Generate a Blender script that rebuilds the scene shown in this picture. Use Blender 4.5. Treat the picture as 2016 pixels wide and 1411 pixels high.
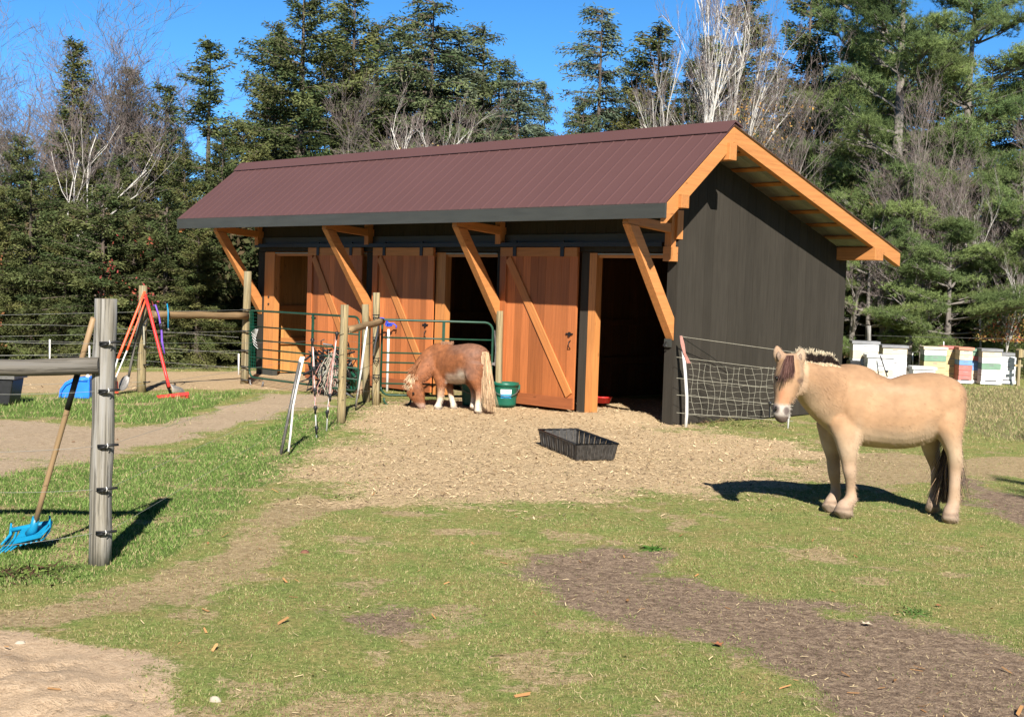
import bpy, math, random
import numpy as np
from math import sin, cos, pi, radians
from mathutils import Vector, Matrix
random.seed(7); RNG = np.random.default_rng(7)
for o in list(bpy.data.objects): bpy.data.objects.remove(o)
sc = bpy.context.scene; COL = sc.collection

# ------------------------------------------------------------ camera, sky, sun, exposure
F = 2532.7; PIT = .052; ROL = .033; H0 = 1.7
def basis():
    cp, sp = cos(PIT), sin(PIT); fw = Vector((0, cp, -sp)); up = Vector((0, sp, cp)); rt = Vector((1, 0, 0))
    c, s = cos(ROL), sin(ROL)
    return rt * c + up * s, up * c - rt * s, fw
RT, UP, FW = basis()
cam = bpy.data.cameras.new('camera'); co = bpy.data.objects.new('camera', cam); COL.objects.link(co)
M = Matrix((RT, UP, -FW)).transposed().to_4x4(); M.translation = (0, 0, H0); co.matrix_world = M
cam.sensor_width = 36; cam.lens = F / 2016 * 36; cam.clip_end = 3000; cam.clip_start = .05
sc.camera = co
SUN = Vector((-.1045, .9945, -.68)).normalized()
w = bpy.data.worlds.new('World'); sc.world = w; w.use_nodes = True
nt = w.node_tree; bg = nt.nodes['Background']; sky = nt.nodes.new('ShaderNodeTexSky')
sky.sky_type = 'NISHITA'; sky.sun_disc = False; sky.sun_elevation = math.asin(-SUN.z)
sky.sun_rotation = math.atan2(-SUN.x, -SUN.y); sky.altitude = 300; sky.air_density = 1.0; sky.dust_density = .2; sky.ozone_density = 3.5
tc = nt.nodes.new('ShaderNodeTexCoord'); va = nt.nodes.new('ShaderNodeVectorMath'); va.operation = 'ADD'; va.inputs[1].default_value = (0, 0, .19)
vn = nt.nodes.new('ShaderNodeVectorMath'); vn.operation = 'NORMALIZE'; hs = nt.nodes.new('ShaderNodeHueSaturation'); hs.inputs['Saturation'].default_value = 1.28
nt.links.new(tc.outputs['Generated'], va.inputs[0]); nt.links.new(va.outputs[0], vn.inputs[0]); nt.links.new(vn.outputs[0], sky.inputs[0])
nt.links.new(sky.outputs[0], hs.inputs['Color']); sx_ = nt.nodes.new('ShaderNodeSeparateXYZ'); mr_ = nt.nodes.new('ShaderNodeMapRange'); mr_.inputs['From Min'].default_value = 0; mr_.inputs['From Max'].default_value = .55; mr_.inputs['To Min'].default_value = 2.75; mr_.inputs['To Max'].default_value = .34
sv_ = nt.nodes.new('ShaderNodeVectorMath'); sv_.operation = 'SCALE'; nt.links.new(tc.outputs['Generated'], sx_.inputs[0]); nt.links.new(sx_.outputs['Z'], mr_.inputs['Value']); nt.links.new(hs.outputs[0], sv_.inputs[0]); nt.links.new(mr_.outputs[0], sv_.inputs['Scale'])
nt.links.new(sv_.outputs[0], bg.inputs[0]); bg.inputs[1].default_value = .060
sl = bpy.data.lights.new('sun', 'SUN'); sl.energy = 5.0; sl.angle = radians(.5); sl.color = (1, .955, .88)
so = bpy.data.objects.new('sun', sl); COL.objects.link(so); so.rotation_euler = SUN.to_track_quat('-Z', 'Y').to_euler()
sc.view_settings.view_transform = 'Standard'; sc.view_settings.look = 'None'; sc.view_settings.exposure = 1.03; sc.view_settings.gamma = 1

# ------------------------------------------------------------ helpers
def ray(px, py): return FW + RT * ((px - 1008) / F) - UP * ((py - 705.5) / F)
def P(px, py, Y):
    d = ray(px, py); return Vector((0, 0, H0)) + d * (Y / d.y)
def G(px, py, z=0):
    d = ray(px, py); return Vector((0, 0, H0)) + d * ((z - H0) / d.z)
def tag(o, label=None, cat=None, group=None, kind=None):
    if label: o['label'] = label
    if cat: o['category'] = cat
    if group: o['group'] = group
    if kind: o['kind'] = kind
    return o
def empty(name, loc=(0, 0, 0), rz=0, label=None, cat=None, group=None):
    o = bpy.data.objects.new(name, None); COL.objects.link(o); o.location = loc; o.rotation_euler = (0, 0, rz); o.empty_display_size = .1
    return tag(o, label, cat, group)
def link(name, me, mats, parent=None, loc=None):
    for m in (mats if isinstance(mats, (list, tuple)) else [mats]): me.materials.append(m)
    o = bpy.data.objects.new(name, me); COL.objects.link(o)
    if parent: o.parent = parent
    if loc: o.location = loc
    return o
class MB:
    def __init__(s): s.v = []; s.f = []; s.t = []; s.m = []; s.sm = []
    def add(s, vs, fs, tone=0., mat=0, smooth=False):
        b = len(s.v); s.v += [tuple(p) for p in vs]
        for f in fs: s.f.append(tuple(b + i for i in f)); s.t.append(tone); s.m.append(mat); s.sm.append(smooth)
    def box(s, a, b, tone=0., mat=0, M=None):
        x0, y0, z0 = a; x1, y1, z1 = b
        vs = [Vector(p) for p in ((x0, y0, z0), (x1, y0, z0), (x1, y1, z0), (x0, y1, z0), (x0, y0, z1), (x1, y0, z1), (x1, y1, z1), (x0, y1, z1))]
        if M: vs = [M @ p for p in vs]
        s.add(vs, [(0, 3, 2, 1), (4, 5, 6, 7), (0, 1, 5, 4), (1, 2, 6, 5), (2, 3, 7, 6), (3, 0, 4, 7)], tone, mat)
    def beam(s, p, q, w, h, up=(0, 0, 1), tone=0., mat=0):
        p, q = Vector(p), Vector(q); d = (q - p); L = d.length; d.normalize()
        side = d.cross(Vector(up)).normalized(); u = side.cross(d)
        M = Matrix((d, side, u)).transposed().to_4x4(); M.translation = p
        s.box((0, -w / 2, -h / 2), (L, w / 2, h / 2), tone, mat, M)
    def tube(s, pts, r, n=6, tone=0., mat=0, cap=True, flat=1.):
        pts = [Vector(p) for p in pts]; k = len(pts); rs = r if isinstance(r, (list, tuple)) else [r] * k
        ref = Vector((0, 0, 1)); t0 = (pts[1] - pts[0]).normalized()
        if abs(t0.z) > .9: ref = Vector((0, 1, 0))
        vs = []
        a = t0.cross(ref).normalized()
        for i in range(k):
            t = (pts[min(i + 1, k - 1)] - pts[max(i - 1, 0)]).normalized()
            a = (a - t * a.dot(t)).normalized(); b = t.cross(a)
            for j in range(n):
                th = 2 * pi * j / n; vs.append(pts[i] + (a * cos(th) + b * sin(th) * flat) * rs[i])
        fs = [(i * n + j, i * n + (j + 1) % n, (i + 1) * n + (j + 1) % n, (i + 1) * n + j) for i in range(k - 1) for j in range(n)]
        s.add(vs, fs, tone, mat, n > 5)
        if cap:
            b = len(s.v) - len(vs)
            s.f.append(tuple(b + j for j in reversed(range(n)))); s.t.append(tone); s.m.append(mat); s.sm.append(False)
            s.f.append(tuple(b + (k - 1) * n + j for j in range(n))); s.t.append(tone); s.m.append(mat); s.sm.append(False)
    def lathe(s, prof, n=20, c=(0, 0, 0), mat=0, tone=0., sx=1, sy=1, M=None):
        c = Vector(c); vs = []
        for r, z in prof:
            for j in range(n):
                th = 2 * pi * j / n; p = Vector((r * cos(th) * sx, r * sin(th) * sy, z))
                vs.append((M @ p if M else p) + c)
        k = len(prof); fs = [(i * n + j, i * n + (j + 1) % n, (i + 1) * n + (j + 1) % n, (i + 1) * n + j) for i in range(k - 1) for j in range(n)]
        s.add(vs, fs, tone, mat, True)
    def prism(s, poly, axis, a, b, tone=0., mat=0):
        """poly: 2D pts; axis 0: poly=(y,z) extruded x a..b ; axis 1: poly=(x,z); axis 2: (x,y)"""
        def mk(p, t): return {0: (t, p[0], p[1]), 1: (p[0], t, p[1]), 2: (p[0], p[1], t)}[axis]
        n = len(poly); vs = [mk(p, a) for p in poly] + [mk(p, b) for p in poly]
        s.add(vs, [tuple(range(n - 1, -1, -1)), tuple(range(n, 2 * n))] + [(i, (i + 1) % n, n + (i + 1) % n, n + i) for i in range(n)], tone, mat)
    def build(s, name, mats, parent=None, loc=None, bevel=0):
        me = bpy.data.meshes.new(name); me.from_pydata(s.v, [], s.f); me.update()
        me.polygons.foreach_set('material_index', s.m); me.polygons.foreach_set('use_smooth', s.sm)
        if any(s.t):
            at = me.attributes.new('tone', 'FLOAT', 'FACE'); at.data.foreach_set('value', s.t)
        o = link(name, me, mats, parent, loc)
        import bmesh
        bm = bmesh.new(); bm.from_mesh(me); bmesh.ops.recalc_face_normals(bm, faces=bm.faces); bm.to_mesh(me); bm.free()
        if bevel:
            b = o.modifiers.new('bevel', 'BEVEL'); b.width = bevel; b.segments = 2; b.limit_method = 'ANGLE'
        return o
def npmesh(name, V, Fc, nside, cols=None, colname='col', smooth=False):
    """fast mesh: V (n,3), faces (m,nside), per-vertex colour cols (n,3)"""
    me = bpy.data.meshes.new(name); me.vertices.add(len(V)); me.vertices.foreach_set('co', np.ascontiguousarray(V, dtype=np.float32).ravel())
    m = len(Fc); me.loops.add(m * nside); me.loops.foreach_set('vertex_index', np.ascontiguousarray(Fc, dtype=np.int32).ravel())
    me.polygons.add(m); me.polygons.foreach_set('loop_start', np.arange(m, dtype=np.int32) * nside)
    me.polygons.foreach_set('loop_total', np.full(m, nside, dtype=np.int32)) if False else None
    if smooth: me.polygons.foreach_set('use_smooth', np.ones(m, dtype=bool))
    me.update(calc_edges=True)
    if cols is not None:
        at = me.attributes.new(colname, 'FLOAT_COLOR', 'POINT'); c4 = np.ones((len(V), 4), np.float32); c4[:, :3] = cols
        at.data.foreach_set('color', c4.ravel())
    return me
_perm = np.random.default_rng(3).random((256, 256))
def vnoise(x, y, sc_=1.):
    x = np.asarray(x) * sc_ + 1000; y = np.asarray(y) * sc_ + 1000
    xi = np.floor(x).astype(int); yi = np.floor(y).astype(int); fx = x - xi; fy = y - yi
    fx = fx * fx * (3 - 2 * fx); fy = fy * fy * (3 - 2 * fy); g = lambda a, b: _perm[a % 256, b % 256]
    return (g(xi, yi) * (1 - fx) + g(xi + 1, yi) * fx) * (1 - fy) + (g(xi, yi + 1) * (1 - fx) + g(xi + 1, yi + 1) * fx) * fy
def fbm(x, y, s, o=4):
    r = 0; a = .5; 
    for i in range(o): r = r + a * vnoise(x + i * 17.3, y - i * 9.1, s); a *= .5; s *= 2.03
    return r / (1 - .5 ** o)

# ------------------------------------------------------------ materials
def newmat(name):
    m = bpy.data.materials.new(name); m.use_nodes = True; n = m.node_tree; return m, n, n.nodes['Principled BSDF']
def N(n, t, **k):
    x = n.nodes.new(t)
    for a, b in k.items():
        if a in x.inputs: x.inputs[a].default_value = b
        else: setattr(x, a, b)
    return x
def ramp(n, f, stops):
    r = n.nodes.new('ShaderNodeValToRGB'); e = r.color_ramp.elements
    while len(e) < len(stops): e.new(.5)
    for i, (p, c) in enumerate(stops): e[i].position = p; e[i].color = (*c, 1)
    n.links.new(f, r.inputs[0]); return r.outputs[0]
def coords(n, scale=(1, 1, 1), kind='Object'):
    t = n.nodes.new('ShaderNodeTexCoord'); m = n.nodes.new('ShaderNodeMapping'); m.inputs['Scale'].default_value = scale
    n.links.new(t.outputs[kind], m.inputs[0]); return m.outputs[0]
def noise(n, vec, s, d=4, r=.55):
    x = N(n, 'ShaderNodeTexNoise', Scale=s, Detail=d, Roughness=r); n.links.new(vec, x.inputs['Vector']); return x.outputs['Fac']
def bump(n, b, h, strength=.3, dist=.01):
    x = N(n, 'ShaderNodeBump', Strength=strength, Distance=dist); n.links.new(h, x.inputs['Height']); n.links.new(x.outputs[0], b.inputs['Normal'])
def mixc(n, f, a, b_, mode='MIX'):
    x = n.nodes.new('ShaderNodeMix'); x.data_type = 'RGBA'; x.blend_type = mode
    if isinstance(f, (int, float)): x.inputs[0].default_value = f
    else: n.links.new(f, x.inputs[0])
    for i, v in ((6, a), (7, b_)):
        if isinstance(v, tuple): x.inputs[i].default_value = (*v, 1)
        else: n.links.new(v, x.inputs[i])
    return x.outputs[2]
def math_(n, op, a, b_=None):
    x = n.nodes.new('ShaderNodeMath'); x.operation = op
    for i, v in enumerate((a, b_)):
        if v is None: continue
        if isinstance(v, (int, float)): x.inputs[i].default_value = v
        else: n.links.new(v, x.inputs[i])
    return x.outputs[0]
def plain(name, c, rough=.6, var=.25, s=12, spec=.4, metal=0, bmp=.0):
    m, n, b = newmat(name); v = coords(n); f = noise(n, v, s, 5)
    lo = tuple(x * (1 - var) for x in c); hi = tuple(min(1, x * (1 + var)) for x in c)
    n.links.new(ramp(n, f, [(.3, lo), (.7, hi)]), b.inputs['Base Color']); b.inputs['Roughness'].default_value = rough
    b.inputs['Specular IOR Level'].default_value = spec; b.inputs['Metallic'].default_value = metal
    if bmp: bump(n, b, noise(n, v, s * 6, 4), bmp, .004)
    return m
def wood(name, c, axis=0, rough=.6, var=.3, cross=26, knots=True, bmp=.15, weather=None, toneamp=1., spec=.3):
    m, n, b = newmat(name); sc_ = [cross] * 3; sc_[axis] = 1.6
    v = coords(n, tuple(sc_)); f = noise(n, v, 1.2, 7, .6)
    lo = tuple(x * (1 - var) for x in c); hi = tuple(min(1, x * (1 + var * .8)) for x in c)
    col = ramp(n, f, [(.3, lo), (.52, c), (.72, hi)])
    if weather:
        s3 = [cross * 2.2] * 3; s3[axis] = 1.1; ck = ramp(n, noise(n, coords(n, tuple(s3)), 1., 5, .65), [(.43, (1, 1, 1)), (.485, (0, 0, 0))]); crack = math_(n, 'MULTIPLY', ck, .8)
    big = noise(n, coords(n, (1.3, 1.3, 1.3)), 1.7, 3)
    col = mixc(n, math_(n, 'MULTIPLY', big, .35), col, tuple(x * .55 for x in c))
    if knots:
        s2 = [7.] * 3; s2[axis] = 2.6
        vo = N(n, 'ShaderNodeTexVoronoi', Scale=1.); n.links.new(coords(n, tuple(s2)), vo.inputs['Vector'])
        k = ramp(n, vo.outputs['Distance'], [(.05, (1, 1, 1)), (.11, (0, 0, 0))])
        col = mixc(n, math_(n, 'MULTIPLY', k, .55), col, tuple(x * .3 for x in c))
    if weather: col = mixc(n, ramp(n, noise(n, coords(n, tuple(s * .4 for s in sc_)), 1.5, 4), [(.4, (0, 0, 0)), (.65, (1, 1, 1))]), col, weather)
    if weather: col = mixc(n, crack, col, tuple(x * .25 for x in c))
    at = n.nodes.new('ShaderNodeAttribute'); at.attribute_name = 'tone'
    oi = n.nodes.new('ShaderNodeObjectInfo'); fac = math_(n, 'ADD', math_(n, 'MULTIPLY', at.outputs['Fac'], toneamp), math_(n, 'ADD', .86, math_(n, 'MULTIPLY', oi.outputs['Random'], .24)))
    x = n.nodes.new('ShaderNodeVectorMath'); x.operation = 'SCALE'; n.links.new(col, x.inputs[0]); n.links.new(fac, x.inputs['Scale'])
    n.links.new(x.outputs[0], b.inputs['Base Color']); b.inputs['Roughness'].default_value = rough; b.inputs['Specular IOR Level'].default_value = spec
    bump(n, b, f, bmp, .004)
    return m
def attrmat(name, rough=.8, spec=.15, attr='col', trans=0., nvar=.0, ns=60, bmp=0, bs=200):
    m, n, b = newmat(name); a = n.nodes.new('ShaderNodeAttribute'); a.attribute_name = attr; c = a.outputs['Color']
    if nvar:
        f = noise(n, coords(n), ns, 5); c = mixc(n, 1., c, ramp(n, f, [(.3, (1 - nvar,) * 3), (.7, (1 + nvar,) * 3)]), 'MULTIPLY')
    n.links.new(c, b.inputs['Base Color']); b.inputs['Roughness'].default_value = rough; b.inputs['Specular IOR Level'].default_value = spec
    if bmp: bump(n, b, noise(n, coords(n, (1, 1, .35)), bs, 4), bmp, .006)
    if trans:
        t = n.nodes.new('ShaderNodeBsdfTranslucent'); n.links.new(c, t.inputs[0]); mx = n.nodes.new('ShaderNodeMixShader'); mx.inputs[0].default_value = trans
        n.links.new(b.outputs[0], mx.inputs[1]); n.links.new(t.outputs[0], mx.inputs[2]); n.links.new(mx.outputs[0], n.nodes['Material Output'].inputs[0])
    return m
TIMBER = wood('timber', (.50, .205, .062), 0, var=.22)
TIMBERZ = wood('timber_upright', (.48, .195, .058), 2, var=.22)
DOORW = wood('door_boards', (.40, .128, .040), 2, var=.22, cross=34, knots=False)
SHADEW = wood('shade_darkened_boards', (.12, .055, .022), 2, var=.3)  # darker copy of the lining wood; stall shade put into the colour
LINING = wood('lining_boards', (.52, .25, .075), 2, var=.25)
DARKB = wood('dark_stained_boards', (.044, .038, .030), 2, var=.18, cross=20, knots=False, rough=.9, bmp=.3, toneamp=.35, spec=.08)
DARKX = wood('dark_stained_fascia', (.052, .052, .044), 0, var=.18, cross=14, knots=False, rough=.5)
GREYW = wood('weathered_post', (.24, .215, .17), 2, var=.5, cross=34, weather=(.27, .26, .245), rough=.85, bmp=.5)
GREYX = wood('weathered_rail', (.16, .14, .112), 0, var=.5, cross=34, weather=(.135, .125, .112), rough=.85, bmp=.5)
POSTW = wood('treated_post', (.34, .255, .125), 2, var=.42, cross=30, rough=.8, weather=(.27, .23, .14), bmp=.4)
RAILW = wood('treated_rail', (.26, .17, .085), 0, var=.42, cross=26, rough=.8, bmp=.4)
HANDW = wood('handle_wood', (.34, .225, .12), 0, var=.25, cross=40, knots=False)
ROOFM = plain('brown_roof_metal', (.098, .048, .045), .5, .05, .7, .35)
ROOFU = plain('roof_underside', (.26, .26, .22), .6, .15, 8)
BLACK = plain('black_plastic', (.014, .014, .015), .45, .3, 20)
BLACKM = plain('black_iron', (.012, .011, .011), .5, .3, 20)
WHITE = plain('white_plastic', (.60, .59, .56), .45, .1, 10)
PINK = plain('pink_twine', (.45, .22, .18), .7, .2, 30)
GREENP = plain('green_bucket_plastic', (.008, .095, .058), .4, .2, 6)
GREENM = plain('green_gate_paint', (.012, .052, .030), .4, .3, 8)
RED = plain('red_plastic', (.62, .035, .03), .4, .2, 8)
ORANGE = plain('orange_red_handle', (.72, .10, .035), .45, .15, 8)
PURPLE = plain('purple_webbing', (.16, .07, .42), .7, .2, 30)
BLUE = plain('blue_plastic', (.02, .18, .68), .4, .15, 8)
AQUA = plain('aqua_blue_plastic', (.008, .22, .40), .4, .15, 8)
NAVY = plain('cobalt_strap', (.02, .06, .50), .6, .2, 30)
STEEL = plain('grey_steel', (.16, .15, .14), .5, .3, 20, metal=.5)
WIRE = plain('pale_wire', (.24, .24, .22), .5, .2, 30)
CORD = plain('net_cord', (.33, .31, .24), .8, .2, 40)
LEAFM = attrmat('needles', .8, .06, trans=.15)
GRASSM = attrmat('grass_blades', .7, .1, trans=.3)
CHIPM = attrmat('straw_and_chips', .8, .1)
BARKG = wood('grey_bark', (.20, .175, .15), 2, var=.45, cross=9, knots=False, rough=.9, bmp=.8)
BARKW = wood('pale_birch_bark', (.56, .52, .46), 2, var=.3, cross=6, knots=True, rough=.8, bmp=.3)
BARKD = wood('dark_conifer_bark', (.11, .085, .065), 2, var=.5, cross=9, knots=False, rough=.95, bmp=.8)
TWIGM = wood('twig_bark', (.165, .13, .115), 2, var=.3, cross=9, knots=False, rough=.9)

# ------------------------------------------------------------ ground (one sheet) with worn zones
def poly_px(pts): return np.array([tuple(G(x, y))[:2] for x, y in pts])
def sdist(X, Y, poly):
    """signed distance, positive inside"""
    d = np.full(X.shape, 1e9); ins = np.zeros(X.shape, bool); n = len(poly)
    for i in range(n):
        a = poly[i]; b = poly[(i + 1) % n]; e = b - a; L = e @ e
        t = np.clip(((X - a[0]) * e[0] + (Y - a[1]) * e[1]) / L, 0, 1)
        d = np.minimum(d, np.hypot(X - a[0] - t * e[0], Y - a[1] - t * e[1]))
        c = ((a[1] > Y) != (b[1] > Y)) & (X < (b[0] - a[0]) * (Y - a[1]) / (b[1] - a[1] + 1e-12) + a[0]); ins ^= c
    return np.where(ins, d, -d)
Z_SHAV = poly_px([(745, 795), (900, 775), (1500, 790), (1330, 842), (1400, 856), (1560, 868), (1640, 900), (1560, 950), (1300, 975), (1100, 985), (850, 990), (650, 975), (590, 930), (640, 870), (700, 815)])
Z_PATH = poly_px([(505, 776), (670, 775), (668, 800), (560, 812), (430, 850), (230, 895), (-60, 945), (-60, 822), (100, 826), (250, 838), (350, 832), (430, 800)])
Z_YARD = poly_px([(-300, 733), (520, 728), (720, 745), (740, 776), (480, 765), (250, 768), (-300, 785)])
Z_SAND = poly_px([(-300, 1235), (60, 1245), (180, 1262), (300, 1290), (350, 1350), (440, 1400), (520, 1450), (-300, 1450)])
Z_BRN = [poly_px([(955, 1120), (1060, 1085), (1200, 1075), (1285, 1095), (1310, 1125), (1420, 1150), (1560, 1170), (1640, 1180), (1690, 1210), (1850, 1225), (2016, 1272), (2200, 1320), (2200, 1450), (1720, 1450), (1640, 1395), (1540, 1355), (1430, 1285), (1300, 1235), (1180, 1200), (1080, 1180)]),
         poly_px([(690, 1215), (740, 1195), (820, 1215), (880, 1225), (840, 1245), (770, 1245)]),
         poly_px([(1900, 945), (2016, 975), (2300, 1000), (2300, 1090), (2016, 1055), (1930, 1010)])]  # last patch: cast shadow band at the right edge, painted as brown ground
Z_STR = [poly_px([(-300, 1185), (60, 1190), (200, 1150), (330, 1110), (420, 1060), (500, 1000), (600, 950), (700, 985), (620, 1040), (600, 1090), (480, 1130), (420, 1180), (300, 1210), (200, 1240), (-300, 1245)]),
         poly_px([(1560, 880), (1700, 890), (2016, 900), (2300, 920), (2300, 960), (1950, 935), (1700, 960), (1560, 940)]),
         poly_px([(560, 1345), (640, 1320), (600, 1345), (480, 1370)]),
         poly_px([(520, 1375), (700, 1360), (950, 1390), (950, 1450), (500, 1450)])]
Z_LUSH = [poly_px([(-300, 788), (250, 775), (480, 768), (515, 772), (430, 800), (340, 828), (230, 832), (100, 822), (-300, 820)]),
          poly_px([(-300, 955), (230, 903), (430, 860), (560, 818), (660, 802), (700, 800), (690, 835), (640, 880), (560, 930), (490, 990), (420, 1050), (300, 1110), (180, 1150), (-300, 1190)])]
Z_ROUGH = poly_px([(1660, 756), (2300, 770), (2300, 890), (1900, 860), (1850, 800)])
def smooth(x, a, b): t = np.clip((x - a) / (b - a), 0, 1); return t * t * (3 - 2 * t)
def zones(X, Y):
    wob = (fbm(X, Y, 1.6, 4) - .5) * 1.1 + (fbm(X + 40, Y, 7, 3) - .5) * .35
    W = lambda pol, e0=-.12, e1=.22, k=1., g=0.: smooth(sdist(X, Y, pol) + wob * k + g, e0, e1)
    z = {}
    z['shav'] = W(Z_SHAV, -.85, 1.05, 1.2)
    z['path'] = W(Z_PATH, -.3, .4, .8)
    z['yard'] = W(Z_YARD, -.1, .3, .8)
    z['sand'] = W(Z_SAND, -.15, .2, .5)
    z['brown'] = np.maximum.reduce([W(q, -.32, .36, .75, .04) for q in Z_BRN])
    z['straw'] = np.maximum.reduce([W(q, -.12, .25, .6) for q in Z_STR]) * .9
    z['straw'] = np.maximum(z['straw'], .62 * smooth(fbm(X + 9, Y - 5, 3.2, 5), .56, .70))
    z['lush'] = np.maximum.reduce([W(q, -.1, .25, .5) for q in Z_LUSH])
    z['rough'] = W(Z_ROUGH, -.3, .5, 1.)
    return z
BU = Vector((cos(-.792), sin(-.792))); BO = Vector((2.154, 17.041))
def height(X, Y):
    h = (fbm(X, Y, .5, 3) - .5) * .05 + (fbm(X, Y, 3., 3) - .5) * .02
    far = smooth(np.hypot(X, Y), 24, 60); h = h * (1 + 3 * far)
    sd = sdist(X, Y, Z_SAND)
    lump = smooth(sd, -.05, .3)
    h = h + lump * ((fbm(X, Y, 4, 5) - .5) * .08 - np.clip(fbm(X + 3, Y, 9, 3) - .6, 0, 1) * .22 + (vnoise(X, Y, 15) - .5) * .022 + .015)
    # shavings mounded at the open stall
    u = (X - BO.x) * BU.x + (Y - BO.y) * BU.y; v = -(X - BO.x) * BU.y + (Y - BO.y) * BU.x
    h = h + .10 * np.exp(-((u + .95) / .55) ** 2 - ((v - .1) / .55) ** 2)
    h = h + .04 * np.exp(-((u + 5) / 5) ** 2 - ((v + .2) / .4) ** 2) * .5
    return h - .01
def hz(x, y): return float(height(np.array([x]), np.array([y]))[0])
def axis_grid(segs):
    out = [segs[0][0]]
    for a, b, s in segs: 
        n = max(1, int(round((b - a) / s))); out += list(np.linspace(a, b, n + 1)[1:])
    return np.array(out)
gx = axis_grid([(-600, -100, 60), (-100, -30, 8), (-30, -10, 1.2), (-10, -6, .2), (-6, 6, .06), (6, 12, .2), (12, 34, 1.2), (34, 100, 8), (100, 600, 60)])
gy = axis_grid([(-80, -4, 8), (-4, 4, .8), (4, 9.5, .045), (9.5, 20, .085), (20, 30, .25), (30, 60, 2), (60, 200, 20), (200, 900, 100)])
GX, GY = np.meshgrid(gx, gy); GZ = height(GX, GY)
V = np.stack([GX, GY, GZ], -1).reshape(-1, 3); nx, ny = len(gx), len(gy)
i, j = np.meshgrid(np.arange(nx - 1), np.arange(ny - 1)); b0 = (j * nx + i).ravel()
Fq = np.stack([b0, b0 + 1, b0 + nx + 1, b0 + nx], -1)
me = npmesh('ground', V, Fq, 4, smooth=True)
zz = zones(GX, GY)
for k, a in zz.items():
    at = me.attributes.new('z_' + k, 'FLOAT', 'POINT'); at.data.foreach_set('value', a.ravel().astype(np.float32))
GM, n, b = newmat('ground_surface')
vec = coords(n); f1 = noise(n, vec, 3, 8, .65); f2 = noise(n, vec, 22, 8, .7); f3 = noise(n, vec, 90, 6, .7)
fine = math_(n, 'ADD', math_(n, 'MULTIPLY', f2, .5), math_(n, 'MULTIPLY', f3, .5))
def zf(k): a = n.nodes.new('ShaderNodeAttribute'); a.attribute_name = 'z_' + k; return a.outputs['Fac']
turf = ramp(n, fine, [(.34, (.10, .105, .04)), (.46, (.175, .195, .07)), (.56, (.285, .27, .12)), (.66, (.46, .35, .21))])
turf2 = ramp(n, f1, [(.38, (.8, 1.0, .6)), (.62, (1.3, 1.05, .95))]); turf = mixc(n, .8, turf, turf2, 'MULTIPLY')
lush = ramp(n, fine, [(.36, (.05, .085, .018)), (.5, (.10, .16, .035)), (.66, (.2, .22, .07))])
shav = ramp(n, fine, [(.34, (.26, .175, .095)), (.47, (.46, .33, .19)), (.6, (.62, .465, .285)), (.7, (.72, .58, .39))])
path = ramp(n, fine, [(.35, (.26, .19, .12)), (.5, (.40, .30, .20)), (.66, (.52, .41, .29))])
yard = ramp(n, fine, [(.35, (.28, .19, .11)), (.5, (.43, .31, .18)), (.66, (.58, .44, .28))])
sand = ramp(n, fine, [(.34, (.30, .20, .125)), (.48, (.50, .36, .235)), (.66, (.60, .45, .31))])
brown = ramp(n, fine, [(.34, (.07, .045, .030)), (.46, (.165, .115, .08)), (.53, (.28, .20, .14)), (.66, (.46, .35, .23))])
straw = ramp(n, fine, [(.34, (.16, .11, .055)), (.48, (.32, .235, .125)), (.62, (.52, .40, .24))])
rough = ramp(n, fine, [(.34, (.10, .085, .04)), (.5, (.2, .18, .08)), (.66, (.32, .27, .14))])
c = turf
for k, cc in (('rough', rough), ('lush', lush), ('straw', straw), ('brown', brown), ('shav', shav), ('yard', yard), ('path', path), ('sand', sand)):
    e_ = math_(n, 'ADD', zf(k), math_(n, 'MULTIPLY', math_(n, 'SUBTRACT', fine, .5), 2.2))
    e_ = math_(n, 'ADD', e_, math_(n, 'MULTIPLY', math_(n, 'SUBTRACT', f1, .5), .9)); c = mixc(n, ramp(n, e_, [(.38, (0, 0, 0)), (.62, (1, 1, 1))]), c, cc)
n.links.new(c, b.inputs['Base Color']); b.inputs['Roughness'].default_value = .95; b.inputs['Specular IOR Level'].default_value = .1
bump(n, b, math_(n, 'ADD', f2, math_(n, 'MULTIPLY', f3, .6)), .9, .02)
tag(link('ground', me, GM), 'worn paddock ground of short turf, bare dirt, shavings and gravel path', 'ground', kind='structure')

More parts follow.
